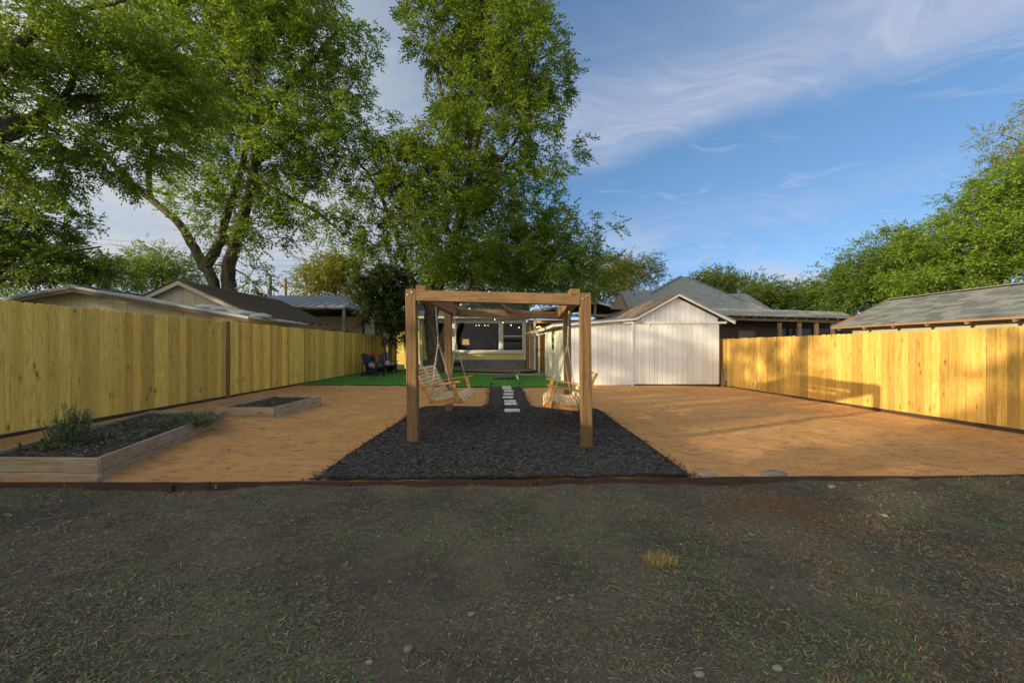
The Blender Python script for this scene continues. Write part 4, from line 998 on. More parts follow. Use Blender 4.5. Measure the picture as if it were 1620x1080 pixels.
put('corner_board', MB().box(XR - .10, XR + .01, HY - .05, HY + .012, zf, 3.05), TRIMW, hs_)
put('corner_board', MB().box(XL - .02, XL + .10, HY - .05, HY + .012, zf, 3.05), TRIMW, hs_)
# window casing and three units
win = put('window', MB().box(wx0 - .15, wx0, HY - .06, HY + .01, wz0 - .12, wz1 + .13).box(wx1, wx1 + .0001 + .13 - .1, HY - .06, HY + .01, wz0 - .12, wz1 + .13)
          .box(wx0, wx1, HY - .06, HY + .01, wz1, wz1 + .13).box(wx0, wx1, HY - .06, HY + .01, wz0 - .12, wz0), TRIMW, hs_)
put('sill', MB().box(wx0 - .18, wx1 + .04, HY - .10, HY - .061, wz0 - .15, wz0 - .09), TRIMW, win)
units = [(-4.30, -2.62, True), (-2.50, -.70, False), (-.58, .62, True)]
units = [(-4.30, -3.42, True), (-3.28, -.72, False), (-.56, .64, True)]
for a, b in ((-3.42, -3.28), (-.72, -.56)): put('mullion', MB().box(a, b, HY - .05, HY + .06, wz0, wz1), TRIMW, win)
for a, b in ((wx0, -4.30), (.64, wx1)): put('jamb', MB().box(a, b, HY - .045, HY + .06, wz0, wz1), TRIMW, win)
for a, b, dh in units:
    put('sash', MB().box(a, a + .05, HY - .03, HY + .03, wz0, wz1).box(b - .05, b, HY - .03, HY + .03, wz0, wz1).box(a + .05, b - .05, HY - .03, HY + .03, wz0, wz0 + .06).box(a + .05, b - .05, HY - .03, HY + .03, wz1 - .05, wz1), TRIMW, win)
    if dh:
        put('meeting_rail', MB().box(a + .05, b - .05, HY - .035, HY + .03, 2.00, 2.06), TRIMW, win)
        put('pane', MB().box(a + .05, b - .05, HY - .002, HY + .002, wz0 + .06, 2.0), GLASS, win); put('pane', MB().box(a + .05, b - .05, HY - .002, HY + .002, 2.06, wz1 - .05), GLASS, win)
    else: put('pane', MB().box(a + .05, b - .05, HY - .002, HY + .002, wz0 + .06, wz1 - .05), GLASS, win)
# second narrow window near the left corner is hidden by the trunk; the room behind the glass
ROOM = plain('room_wall', (0.24, 0.19, 0.14), (0.17, 0.13, 0.10), 2, .9)
put('room', MB().poly([(XL + .1, 26, .7), (XR - .1, 26, .7), (XR - .1, 26, 3.1), (XL + .1, 26, 3.1)]).poly([(XL + .1, HY + .15, .7), (XL + .1, 26, .7), (XL + .1, 26, 3.1), (XL + .1, HY + .15, 3.1)])
    .poly([(XR - .1, HY + .15, .7), (XR - .1, 26, .7), (XR - .1, 26, 3.1), (XR - .1, HY + .15, 3.1)]).poly([(XL + .1, HY + .15, .72), (XR - .1, HY + .15, .72), (XR - .1, 26, .72), (XL + .1, 26, .72)])
    .poly([(XL + .1, HY + .15, 3.1), (XR - .1, HY + .15, 3.1), (XR - .1, 26, 3.1), (XL + .1, 26, 3.1)]), ROOM, hs_, fix=False)
lm = thing('table_lamp', (-2.95, 24.2, 1.35), 'glowing table lamp seen through the picture window', 'lamp')
put('lamp_base', MB().lathe((-2.95, 24.2, 1.2), [(.1, 0), (.1, .02), (.03, .05), (.06, .2), (.02, .34)], 14), BLACK, lm); put('lamp_shade', MB().lathe((-2.95, 24.2, 1.55), [(.24, 0), (.19, .36)], 18), SHADE, lm)
for i, x in enumerate((-2.1, -.95)):
    ch = thing('dining_chair', (x, 24.0, .72), ['tan upholstered chair behind the window, nearer the lamp', 'tan upholstered chair behind the window, right of centre'][i], 'chair')
    SKIN = MATS.get('tan_cloth') or plain('tan_cloth', (0.42, 0.31, 0.19), (0.33, 0.24, 0.15), 10, .9)
    put('backrest', MB().slab([(x - .25, 24.2, 1.15), (x + .25, 24.2, 1.15), (x + .28, 24.25, 1.62), (x + .2, 24.26, 1.70), (x - .2, 24.26, 1.70), (x - .28, 24.25, 1.62)], (0, .07, 0)), SKIN, ch)
    put('seat', MB().box(x - .25, x + .25, 23.75, 24.22, 1.08, 1.17), SKIN, ch)
    for ddx in (-.2, .2):
        for ddy in (23.8, 24.2): put('leg', MB().box(x + ddx - .02, x + ddx + .02, ddy - .02, ddy + .02, .72, 1.08), OLDWOOD, ch)
chn = thing('chandelier', (-1.9, 24, 2.75), 'small chandelier with warm bulbs inside the yellow house', 'chandelier')
put('stem', MB().tube([(-1.9, 24, 3.1), (-1.9, 24, 2.72)], .015, 6), BLACK, chn)
for k in range(6):
    a = k * math.pi / 3; q = Vector((-1.9 + .38 * math.cos(a), 24 + .3 * math.sin(a), 2.76)); put('arm', MB().tube([(-1.9, 24, 2.74), q - Vector((0, 0, .03))], .01, 5), BLACK, chn); put('bulb', MB().lathe(q, [(.008, -.02), (.03, .0), (.03, .02), (.008, .045)], 10), BULB, chn)
# roof
roof_h = roof_sheet('roof', (XL - .5, HY - .55, 3.12), (XR + .25, HY - .55, 3.12), (XR + .25, HY + 4.2, 5.2), (XL - .5, HY + 4.2, 5.2), .06, SHINGB, hs_)
sl_ = math.hypot(4.75, 2.08)
for i in range(22):
    t0 = i * .2 / sl_
    a = Vector((XL - .5, HY - .55, 3.12)).lerp(Vector((XL - .5, HY + 4.2, 5.2)), t0); b = Vector((XR + .25, HY - .55, 3.12)).lerp(Vector((XR + .25, HY + 4.2, 5.2)), t0)
    put('shingle_course', MB().beam(a + Vector((0, .10, .05)), b + Vector((0, .10, .05)), .205, .012, Vector((0, -.36, 1)).normalized()), SHINGB, roof_h)
put('soffit', MB().box(XL - .45, XR + .2, HY - .50, HY + .0, 3.0, 3.03), TRIMW, hs_)
put('gutter', MB().slab([(XL - .5, HY - .66, 3.14), (XL - .5, HY - .55, 3.14), (XL - .5, HY - .55, 3.02), (XL - .5, HY - .62, 3.02)], (XR - XL + .75, 0, 0)), TRIMW, hs_)
put('downspout', MB().tube([(.88, HY - .6, 3.03), (.9, HY - .55, 2.9), (1.02, HY - .2, 2.72), (1.04, HY - .15, 2.5), (1.04, HY - .15, .3), (1.0, HY - .3, .2)], .045, 8), TRIMW, hs_)
put('downspout', MB().tube([(-5.2, HY - .1, 3.0), (-5.2, HY - .08, .4), (-5.1, HY - .3, .3)], .045, 8), TRIMW, hs_)
put('rear_wall', MB().box(XL, 4.6, 27.4, 27.5, 0, 3.2), YELLOW, hs_)
put('end_wall', MB().box(XL - .02, XL + .02, HY + .15, 27.4, 0.1, 3.1), YELLOW, hs_)

# covered porch behind the shed
pc = thing('covered_porch', (3.3, 21.2, .06), 'dark open porch roof with gable trusses behind the white shed', 'porch')
for x, y in ((1.25, 21.0), (5.9, 21.0)): put('post', MB().box(x - .055, x + .055, y - .055, y + .055, 0, 3.05), TRIMW, pc)
roof_sheet('roof', (1.1, 20.6, 3.42), (1.1, 27, 3.42), (4.72, 27, 3.95), (4.72, 20.6, 3.87), .05, SHINGB, pc)
roof_sheet('roof', (6.35, 20.6, 3.40), (6.35, 27, 3.40), (4.72, 27, 3.95), (4.72, 20.6, 3.87), .05, SHINGB, pc)
put('barge_board', MB().slab([(1.1, 20.57, 3.30), (4.72, 20.57, 3.75), (4.72, 20.57, 3.86), (1.1, 20.57, 3.41)], (0, .028, 0)), OLDWOOD, pc)
put('barge_board', MB().slab([(6.35, 20.57, 3.28), (4.72, 20.57, 3.75), (4.72, 20.57, 3.86), (6.35, 20.57, 3.39)], (0, .028, 0)), TRIMW, pc)
put('tie_beam', MB().box(1.15, 6.2, 20.75, 20.9, 3.05, 3.2), OLDWOOD, pc)
put('king_post', MB().box(4.5, 4.62, 20.78, 20.88, 3.2, 3.75), OLDWOOD, pc)
put('ceiling', MB().box(.95, 6.1, 20.95, 27, 2.86, 2.9), DARKSID, pc)
put('rear_wall', MB().box(.9, 6.1, 26.0, 26.06, 0, 2.86), YELLOW, pc)
put('side_wall', MB().box(.86, .90, 22.1, 26.0, 0, 2.86), YELLOW, pc)
rl = thing('porch_railing', (1.6, 21.6, .06), 'unpainted wooden railing under the covered porch', 'railing')
for x in (1.28, 1.42, 2.4): put('post', MB().box(x - .045, x + .045, 21.55, 21.64, .06, 1.32 if x > 1.3 else 1.36), PINE_R, rl)
for z in (.33, 1.25): put('rail', MB().box(1.465, 2.355, 21.57, 21.62, z - .05, z + .05), PINE_R, rl)
for z in (.5, .62, .74, .86): put('cable', MB().tube([(1.3, 21.66, z), (2.4, 21.66, z)], .008, 5), BLACK, rl)
pl_ = thing('porch_lamp', (1.62, 23.0, 2.6), 'cluster of warm bulbs hanging under the covered porch', 'lamp')
put('stem', MB().tube([(1.62, 23.0, 2.86), (1.62, 23.0, 2.66)], .01, 5), BLACK, pl_)
for k in range(3): put('bulb', MB().lathe((1.52 + k * .1, 23.0, 2.60 + (k % 2) * .05), [(.008, -.03), (.035, 0), (.008, .035)], 10), BULB, pl_)
pt = bpy.data.lights.new('porch_lamp_light', 'POINT'); pt.energy = 9; pt.color = (1, .55, .2); pt.shadow_soft_size = .06
po = bpy.data.objects.new('porch_lamp_light', pt); COL.objects.link(po); po.parent = pl_; po.location = (0.0, -.1, -.12)

# festoon lights from the frame to the house corner
sr = thing('string_lights', (.6, 21.3, 2.5), 'string of warm bulbs running from the pecan trunk to the porch corner', 'string lights')
a = Vector((-3.25, 19.7, 4.0)); b = Vector((.72, 21.2, 2.50)); pts = []
for i in range(37):
    t = i / 36; pts.append(a.lerp(b, t) - Vector((0, 0, .14 * 4 * t * (1 - t))))
put('wire', MB().tube(pts, .006, 4), BLACK, sr)
for i in range(1, 36, 4):
    p = pts[i]; s_ = put('socket', MB().tube([p, p - Vector((0, 0, .07))], .012, 6), BLACK, sr)
    put('bulb', MB().lathe(p - Vector((0, 0, .10)), [(.008, -.028), (.026, -.008), (.024, .015), (.012, .03)], 10), BULB, s_)

# ------------------------------------------------------------------ neighbours on the left
sa = thing('low_metal_shed', (-12.2, 10.5, 0), 'low beige shed with a shallow grey metal roof behind the left fence', 'shed')
Z0, Z1 = 10.5, 13.5; rx, rz_ = -12.2, 3.06; ex, ez = -7.3, 2.2; lx_, lz_ = -17.1, 2.16
wall_z = lambda x: rz_ - (x - rx) * (rz_ - ez) / (ex - rx) if x > rx else rz_ - (rx - x) * (rz_ - lz_) / (rx - lx_)
roof_sheet('roof', (ex, Z0, ez), (ex, Z1, ez), (rx, Z1, rz_), (rx, Z0, rz_), .04, GREYMET, sa, 5, GREYMET, .025, .04)
roof_sheet('roof', (lx_, Z0, lz_), (lx_, Z1, lz_), (rx, Z1, rz_), (rx, Z0, rz_), .04, GREYMET, sa, 5, GREYMET, .025, .04)
put('barge_board', MB().slab([(ex, Z0 + .02, ez - .13), (rx, Z0 + .02, rz_ - .15), (rx, Z0 + .02, rz_ - .045), (ex, Z0 + .02, ez - .045)], (0, .03, 0)), DARKSID, sa)
put('barge_board', MB().slab([(lx_, Z0 + .02, lz_ - .13), (rx, Z0 + .02, rz_ - .15), (rx, Z0 + .02, rz_ - .045), (lx_, Z0 + .02, lz_ - .045)], (0, .03, 0)), DARKSID, sa)
x = -16.6
while x < -7.75:
    x1 = min(x + .4, -7.7)
    pts = [(x + .005, Z0 + .35, 0), (x1 - .005, Z0 + .35, 0), (x1 - .005, Z0 + .35, wall_z(x1) - .05)]
    if x < rx < x1: pts.append((rx, Z0 + .35, rz_ - .05))
    pts.append((x + .005, Z0 + .35, wall_z(x) - .05)); put('wall_panel', MB().slab(pts, (0, .04, 0)), BEIGE, sa); x = x1
put('ridge_cap', MB().beam((rx, Z0 - .01, rz_ + .03), (rx, Z1, rz_ + .03), .3, .02), GREYMET, sa)
put('wall', MB().box(-7.74, -7.70, Z0 + .4, Z1 - .2, 0, 2.2), BEIGE, sa)
pr_ = MB(); rr2 = random.Random(3)
for i in range(9):
    t = i / 8; c = Vector((rx, Z0 + .9, rz_)).lerp(Vector((ex, Z0 + .9, ez)), .62 + t * .32); q = blob((c.x, c.y + rr2.uniform(-.1, .25), c.z + .06), (.34, .2, .085), i * 7 + 1, 9, 5); o_ = len(pr_.v); pr_.v += q.v; pr_.f += [[k + o_ for k in f] for f in q.f]
tag(put('plastic_sheet', pr_, DIRTYPLASTIC, None, True, origin=(-8.6, 11.4, 2.4)), 'crumpled pale plastic sheet lying on the grey metal roof', 'plastic sheet')

sb = thing('beige_outbuilding', (-10.5, 12, 0), 'beige gabled outbuilding with a ribbed brown metal roof behind the left fence', 'outbuilding')
Z0, Z1 = 12.0, 17.1; rx, rz_ = -10.5, 3.50; ex, ez = -8.10, 2.38; wl = -12.9
roof_sheet('roof', (ex, Z0 - .1, ez), (ex, Z1, ez), (rx, Z1, rz_), (rx, Z0 - .1, rz_), .03, BROWNMET, sb, 28, BROWNMET, .018, .035)
roof_sheet('roof', (wl, Z0 - .1, ez), (wl, Z1, ez), (rx, Z1, rz_), (rx, Z0 - .1, rz_), .03, BROWNMET, sb, 28, BROWNMET, .018, .035)
for e in (ex, wl): put('barge_board', MB().slab([(e, Z0 - .09, ez - .15), (rx, Z0 - .09, rz_ - .16), (rx, Z0 - .09, rz_ - .035), (e, Z0 - .09, ez - .035)], (0, .03, 0)), BEIGE, sb)
x = -12.5
while x < -8.51:
    x1 = min(x + .4, -8.5); f_ = lambda x: rz_ - abs(x - rx) * (rz_ - ez) / 2.4 - .05
    pts = [(x + .006, Z0 + .1, 0), (x1 - .006, Z0 + .1, 0), (x1 - .006, Z0 + .1, f_(x1))]
    if x < rx < x1: pts.append((rx, Z0 + .1, rz_ - .05))
    pts.append((x + .006, Z0 + .1, f_(x))); put('wall_panel', MB().slab(pts, (0, .04, 0)), BEIGE, sb); x = x1
put('wall', MB().box(-8.5, -8.46, Z0 + .12, Z1 - .1, 0, 2.5), BEIGE, sb)
for i in range(9):
    y = Z0 + .1 + i * .6; put('rafter_tail', MB().beam((ex + .02, y, ez - .07), (ex - .4, y, ez + .11), .045, .09), BEIGE, sb)
put('wall', MB().box(-12.5, -8.5, Z1 - .2, Z1 - .15, 0, 2.5), BEIGE, sb)

sc_ = thing('neighbour_bungalow', (-12, 20, 0), 'beige bungalow with a pale standing-seam roof and black steel carport behind the left fence', 'house')
e0 = Vector((-17.5, 19, 3.44)); e1 = Vector((-8.36, 19, 3.42)); e2 = Vector((-8.2, 23.4, 3.42)); r0 = Vector((-17.5, 23, 4.54)); r1 = Vector((-9.3, 23.1, 4.52))
roof_sheet('roof', e0, e1, r1, r0, .03, GREYMET, sc_)
for i in range(1, 19):
    x = -17.5 + i * .5; put('seam', MB().beam((x, 19, 3.45), (x + .08, 23, 4.55), .025, .03), GREYMET, sc_)
put('hip_roof', MB().slab([e1, e2, r1], (0, 0, -.03)), GREYMET, sc_)
put('fascia', MB().beam(e0 - Vector((0, 0, .07)), e1 - Vector((0, 0, .07)), .04, .09), DARKSTEEL, sc_); put('fascia', MB().beam(e1 - Vector((0, 0, .07)), e2 - Vector((0, 0, .07)), .04, .09), DARKSTEEL, sc_)
for p in ((-8.45, 19.1), (-8.3, 21.2), (-8.3, 23.2), (-12, 19.1)): put('steel_post', MB().box(p[0] - .06, p[0] + .06, p[1] - .06, p[1] + .06, 0, 3.35), DARKSTEEL, sc_)
for y in (19.6, 20.6, 21.6, 22.6): put('purlin', MB().box(-15, -8.4, y - .03, y + .03, 3.22, 3.32), DARKSTEEL, sc_)
put('carport_ceiling', MB().box(-16, -8.4, 19.15, 23.2, 3.34, 3.36), DARKSTEEL, sc_)
put('wall', MB().box(-16, -9.3, 23.4, 23.5, 0, 3.3), BEIGE, sc_)
put('wall', MB().box(-9.35, -9.3, 23.5, 30, 0, 3.3), BEIGE, sc_)
for a, b in ((-12.6, -11.6), (-11.0, -10.1)):
    wn = put('window', MB().box(a, b, 23.34, 23.396, 1.0, 2.5), OLDWOOD, sc_)
    for i in range(3): put('pane', MB().box(a + .08 + i * (b - a - .12) / 3, a + .04 + (i + 1) * (b - a - .12) / 3, 23.325, 23.338, 1.1, 2.4), GLASSD, wn)
nb_ = thing('far_yellow_house', (-8.5, 31, 0), 'pale yellow house far behind the gap beside the wooden gate', 'house')
put('wall', MB().box(-11.5, -7.2, 31, 31.1, 0, 3.0), YELLOW, nb_); put('roof', MB().slab([(-11.8, 30.6, 2.95), (-6.9, 30.6, 2.95), (-7.6, 34, 4.6), (-11.2, 34, 4.6)], (0, 0, -.08)), SHINGH, nb_)
wn = put('window', MB().box(-8.9, -8.2, 30.94, 30.998, .9, 2.2), TRIMW, nb_); put('pane', MB().box(-8.8, -8.3, 30.92, 30.938, 1.0, 2.1), GLASSD, wn)
put('side_wall', MB().box(-7.24, -7.2, 31.1, 34, 0, 3.0), YELLOW, nb_)
tag(put('steel_post', MB().box(-6.80, -6.74, 24.0, 24.06, 0, 3.1).box(-7.6, -6.74, 24.0, 24.06, 3.101, 3.16), DARKSTEEL, origin=(-6.77, 24.03, 0)), 'thin black steel frame post behind the dark tree', 'post')

# ------------------------------------------------------------------ neighbours on the right
sr_ = thing('shingled_outbuilding', (10.5, 8, 0), 'long grey shingle roofed outbuilding behind the right fence', 'outbuilding')
yn, yf = 3.6, 11.4
def rbp(t, y): # t: 0 eave, 1 ridge
    off = -.06 * (y - 11.4); ex, ez = 9.60, 1.975; rx, rz_ = 11.40, 2.80
    return Vector((ex + (rx - ex) * t + off, y, ez + (rz_ - ez) * t))
put('roof_deck', MB().slab([rbp(0, yn), rbp(0, yf), rbp(1, yf), rbp(1, yn)], (0, 0, -.05)), OLDWOOD, sr_)
put('roof_deck', MB().slab([rbp(1, yn), rbp(1, yf), rbp(1, yf) + Vector((1.9, 0, -.9)), rbp(1, yn) + Vector((1.9, 0, -.9))], (0, 0, -.05)), SHING, sr_)
slp = (rbp(1, yf) - rbp(0, yf)); slen = slp.length; sd_ = slp.normalized(); nm_ = Vector((0, 1, 0)).cross(sd_); nm_ = -nm_ if nm_.z < 0 else nm_
rows = 14; ev = slen / rows; tabs = []
for i, wd in enumerate((.30, .33, .27)):
    mb = MB().hexa([(-wd / 2, 0, 0), (wd / 2, 0, 0), (wd / 2, ev * 1.12, 0), (-wd / 2, ev * 1.12, 0), (-wd / 2, 0, .014), (wd / 2, 0, .014), (wd / 2, ev * 1.12, .003), (-wd / 2, ev * 1.12, .003)]); me = mb.mesh('shingle'); me.materials.append(SHING); tabs.append((wd, me))
ydir = (rbp(0, yf) - rbp(0, yn)).normalized(); xdir = -ydir; zd = xdir.cross(sd_).normalized(); sd2 = zd.cross(xdir)
rotm = Matrix((xdir, sd2, zd)).transposed()
if zd.z < 0: zd = -zd; xdir = ydir; sd2 = zd.cross(xdir); rotm = Matrix((xdir, sd2, zd)).transposed()
eul = rotm.to_euler(); base = wloc(sr_); cnt = 0; extra = MB()
for r_ in range(rows):
    y = yf - random.uniform(0, .25)
    p_end = yn + .3
    while y > p_end:
        wd, me = random.choice(tabs); t = r_ / rows; c = rbp(t, y - wd / 2) + zd * (.004 + random.uniform(0, .003))
        o = link('shingle', me, None, sr_); o.location = c - base; o.rotation_euler = eul; cnt += 1
        y -= wd + .006
put('rake_board', MB().beam(rbp(0, yf + .01) - Vector((0, 0, .03)), rbp(1, yf + .01) - Vector((0, 0, .03)), .03, .10), OLDWOOD, sr_)
put('ridge_cap', MB().beam(rbp(1, yn) + Vector((0, 0, .02)), rbp(1, yf) + Vector((0, 0, .02)), .26, .025), SHING, sr_)
put('wall', MB().slab([rbp(.2, yn) * 1.0 - Vector((0, 0, .2)), rbp(.2, yf - .3) - Vector((0, 0, .2)), Vector((rbp(.2, yf - .3).x, yf - .3, -.2)), Vector((rbp(.2, yn).x, yn, -.2))], (.05, 0, 0)), BEIGE, sr_)
put('end_wall', MB().slab([(9.98, yf - .28, -.2), (13.0, yf - .28, -.2), (13.0, yf - .28, 1.9), (11.4, yf - .28, 2.7), (9.98, yf - .28, 2.0)], (0, -.04, 0)), BEIGE, sr_)
for i in range(10):
    y = yf - .2 - i * .75; a = rbp(.01, y); put('rafter_tail', MB().beam(a - Vector((0, 0, .085)), rbp(.25, y) - Vector((0, 0, .085)), .045, .07), OLDWOOD, sr_)

hh_ = thing('hip_roofed_house', (11, 24, 0), 'old house with a grey hip roof rising behind the white shed', 'house')
def tri_roof(nm, pts, mat=SHINGH): return put(nm, MB().slab(pts, (0, 0, -.08)), mat, hh_)
pk = W(1077, 437, 24.5); pk2 = W(1086, 438, 24.5)
fl_ = W(960, 506, 20.5); fr_ = W(1240, 506, 20.5); fl_.z = fr_.z = 3.0
bl_ = fl_ + Vector((0, 9, 0)); br_ = fr_ + Vector((0, 9, 0))
tri_roof('roof_front', [fl_, fr_, pk2, pk]); tri_roof('roof_right', [fr_, br_, pk2]); tri_roof('roof_left', [bl_, fl_, pk]); tri_roof('roof_back', [br_, bl_, pk, pk2])
for a, b in ((fl_, pk), (fr_, pk2)): put('hip_cap', MB().beam(a + Vector((0, 0, .03)), b + Vector((0, 0, .03)), .22, .03), SHINGH, hh_)
slope_n = (fr_ - fl_).cross(pk - fl_).normalized()
for i in range(1, 18):
    t = i / 18; a = fl_.lerp(pk, t); b = fr_.lerp(pk2, t); put('shingle_course', MB().beam(a + slope_n * .008, b + slope_n * .008, .16, .012, slope_n), SHINGH, hh_)
# front cross gable on the left, and a lower wing on the right
g0 = W(980, 460.5, 21.2); g1 = W(1030, 460.5, 23.4)
tri_roof('wing_roof', [W(994, 487, 20.3), W(1040, 487, 20.4), W(1036, 459, 23.6), g0]); tri_roof('wing_roof', [W(966, 487, 20.3), g0, g1 + Vector((0, 1, 0)), W(966, 487, 24)])
put('wing_gable', MB().slab([W(966, 489, 20.4), W(994, 489, 20.4), W(980, 463, 21.1)], (0, .05, 0)), OLDWOOD, hh_)
q = W(1180, 464.5, 25); tri_roof('rear_roof', [W(1222, 490, 23.2), W(1222, 490, 30), q + Vector((0, 5, 0)), q]); tri_roof('rear_roof', [W(1140, 490, 23.1), W(1222, 490, 23.1), q, W(1150, 464.5, 25)])
q = W(1169, 468, 23.5); put('vent_pipe', MB().lathe(q, [(.07, -.4), (.07, .2), (.12, .22), (.12, .3), (.04, .36)], 12), GREYMET, hh_)
put('wall', MB().box(fl_.x + .4, fr_.x - .4, 20.9, 21.0, -.2, 3.0), DARKSID, hh_)
put('wall', MB().box(fr_.x - .44, fr_.x - .4, 21, 29, -.2, 3.0), DARKSID, hh_)
# its low back porch
pq = thing('lean_to_porch', (11, 17.5, -.2), 'dark low porch with a ragged shingle edge behind the right fence', 'porch')
a0 = W(1120, 497, 17.2); a1 = W(1352, 503, 17.2); b0_ = W(1120, 486, 20.4); b1_ = W(1334, 493.5, 20.4)
put('roof', MB().slab([a0, a1, b1_, b0_], (0, 0, -.06)), SHINGH, pq)
for i in range(7):
    t = i / 7; n_ = (a1 - a0).cross(b0_ - a0).normalized(); k0 = a0.lerp(b0_, t); k1 = a1.lerp(b1_, t)
    for j in range(9):
        u0, u1 = j / 9 + random.uniform(-.02, .02), (j + 1) / 9 - random.uniform(.003, .03); q0 = k0.lerp(k1, max(u0, 0)); q1 = k0.lerp(k1, u1); dd = Vector((0, random.uniform(-.05, .05), 0))
        put('shingle_strip', MB().beam(q0 + n_ * .012 + dd, q1 + n_ * .012 + dd, .40, .018, n_), SHINGH, pq)
put('fascia', MB().beam(a0 + Vector((0, .12, -.16)), a1 + Vector((-.2, .12, -.16)), .04, .13), OLDWOOD, pq)
for i in range(14):
    c = a0.lerp(a1, (i + .4) / 14); put('rafter_tail', MB().beam(c + Vector((0, -.02, -.10)), c + Vector((0, .5, -.03)), .05, .09), OLDWOOD, pq)
x = W(1136, 520, 18.4).x; z = -.2
while z < 2.62:
    put('siding_board', MB().hexa([(x, 18.38, z), (12.9, 18.38, z), (12.9, 18.42, z), (x, 18.42, z), (x, 18.40, z + .155), (12.9, 18.40, z + .155), (12.9, 18.42, z + .155), (x, 18.42, z + .155)]), DARKSID, pq); z += .15
dr = put('door', MB().box(10.9, 11.75, 18.30, 18.37, -.2, 2.2), OLDWOOD, pq); put('door_panel', MB().box(11.0, 11.65, 18.28, 18.299, .2, 2.1), FOUND, dr)
for x in (W(1234, 520, 17.4).x, W(1265, 520, 17.4).x, W(1292, 520, 17.4).x, W(1318, 520, 17.4).x):
    put('post', MB().box(x - .06, x + .06, 17.36, 17.48, -.2, 2.5), OLDWOOD, pq)
put('inner_wall', MB().box(12.9, 17.6, 18.9, 18.95, -.2, 2.95), DARKSID, pq)
for i in range(3): put('window', MB().box(13.15 + i * .95, 13.9 + i * .95, 18.86, 18.898, 1.0, 2.3), GLASSD, pq)

# ------------------------------------------------------------------ lawn furniture
def chair(org, rz, label):
    org = Vector(org); rot = Matrix.Rotation(rz, 3, 'Z')
    P = lambda x, y, z: org + rot @ Vector((x, y, z))          # local: faces -y
    root = thing('adirondack_chair', org, label, 'garden chair', 'navy garden chairs on the lawn')
    for s_ in (-1, 1):
        put('front_leg', MB().beam(P(s_ * .29, -.28, 0), P(s_ * .29, -.26, .55), .10, .03, rot @ Vector((1, 0, 0)), .004), NAVY, root)
        put('side_rail', MB().slab([P(s_ * .26, -.30, .36), P(s_ * .26, -.30, .26), P(s_ * .26, .42, 0), P(s_ * .26, .52, 0), P(s_ * .26, .38, .16)], rot @ Vector((.03 * -s_, 0, 0))), NAVY, root)
        put('armrest', MB().slab([P(s_ * .25, -.36, .56), P(s_ * .38, -.36, .56), P(s_ * .41, -.22, .56), P(s_ * .36, .30, .56), P(s_ * .27, .32, .56), P(s_ * .25, -.1, .56)], (0, 0, .028)), NAVY, root)
    for i in range(6):
        t = i / 5; put('seat_slat', MB().beam(P(-.27, -.29 + t * .44, .375 - t * .15), P(.27, -.29 + t * .44, .375 - t * .15), .080, .02, rot @ Vector((0, .3, 1)), .003), NAVY, root)
    for i in range(7):
        k = i - 3; x0 = k * .072; x1 = k * .095; hl = .86 - .013 * k * k; bz = .22
        a = P(x0, .17, bz); dirv = (P(x1, .17 + .36 * hl, bz + hl * .88) - a); b = a + dirv
        nn = rot @ Vector((0, -1, .4)).normalized()
        put('back_slat', MB().beam(a, b, .066 if 1 else 0, .02, nn, .006), NAVY, root)
    put('back_rail', MB().beam(P(-.30, .34, .56), P(.30, .34, .56), .03, .06, rot @ Vector((0, 0, 1)), .003), NAVY, root)
    return root
c1 = W(592, 594, 16.1); c1.z = gz(c1.x) + .03; c2 = W(614, 590, 17.8); c2.z = gz(c2.x) + .03
chair(c1, R(78), 'navy blue slatted garden chair in side view, nearest on the lawn')
chair(c2, R(38), 'navy blue slatted garden chair beside the dark tree, farther back')
REDW = Mt('pillow_cloth'); cc_ = REDW.nd('ShaderNodeTexWave'); REDW.l.new(REDW.coord((1, 1, 1), False, 'Generated'), cc_.inputs['Vector']); cc_.inputs['Scale'].default_value = 1.2
PILC = REDW.done(REDW.mix(REDW.ramp(cc_.outputs['Fac'], .4, .5), (0.50, 0.03, 0.04), (0.6, 0.58, 0.55)), .9)
for c, rz, lb in ((c1, R(78), 'red and white cushion on the nearer navy chair'), (c2, R(38), 'red and white cushion on the farther navy chair')):
    ro = Matrix.Rotation(rz, 3, 'Z'); q = c + ro @ Vector((0, .10, .46)); mb = blob((0, 0, 0), (.2, .085, .14), 5, 14, 8); mb.v = [tuple(q + ro @ (Matrix.Rotation(-.35, 3, 'X') @ Vector(v))) for v in mb.v]
    tag(put('cushion', mb, PILC, None, True, origin=q), lb, 'cushion', 'cushions on the navy chairs')
tb = W(590, 592, 17.0); tb.z = gz(tb.x) + .03
t_ = thing('side_table', tb, 'black low side table between the navy chairs and fence', 'table')
put('table_top', MB().box(tb.x - .42, tb.x + .22, tb.y - .25, tb.y + .25, tb.z + .50, tb.z + .53), DARKSTEEL, t_)
for dx in (-.38, .18):
    for dy_ in (-.2, .2): put('leg', MB().box(tb.x + dx - .015, tb.x + dx + .015, tb.y + dy_ - .015, tb.y + dy_ + .015, tb.z, tb.z + .5), DARKSTEEL, t_)
pp = Vector((tb.x - .02, tb.y, tb.z + .53)); fp = thing('flower_pot', pp, 'potted red geranium on the black side table', 'flower pot')
put('pot', MB().lathe(pp, [(.08, 0), (.12, .16), (.125, .18), (.10, .18)], 16), BLACK, fp)
n = 160; a = rng.uniform(0, 6.28, n); rr = .17 * np.sqrt(rng.random(n)); P = np.stack([rr * np.cos(a), rr * np.sin(a), .17 + .13 * rng.random(n)], -1)
V, F = leaves_flat(P, rng.uniform(.04, .07, n), rng.uniform(.04, .07, n)); link('foliage', np_mesh('foliage', V, F), WEED, fp)
RED = plain('geranium_red', (0.65, 0.012, 0.02), (0.45, 0.01, 0.02), 30, .7)
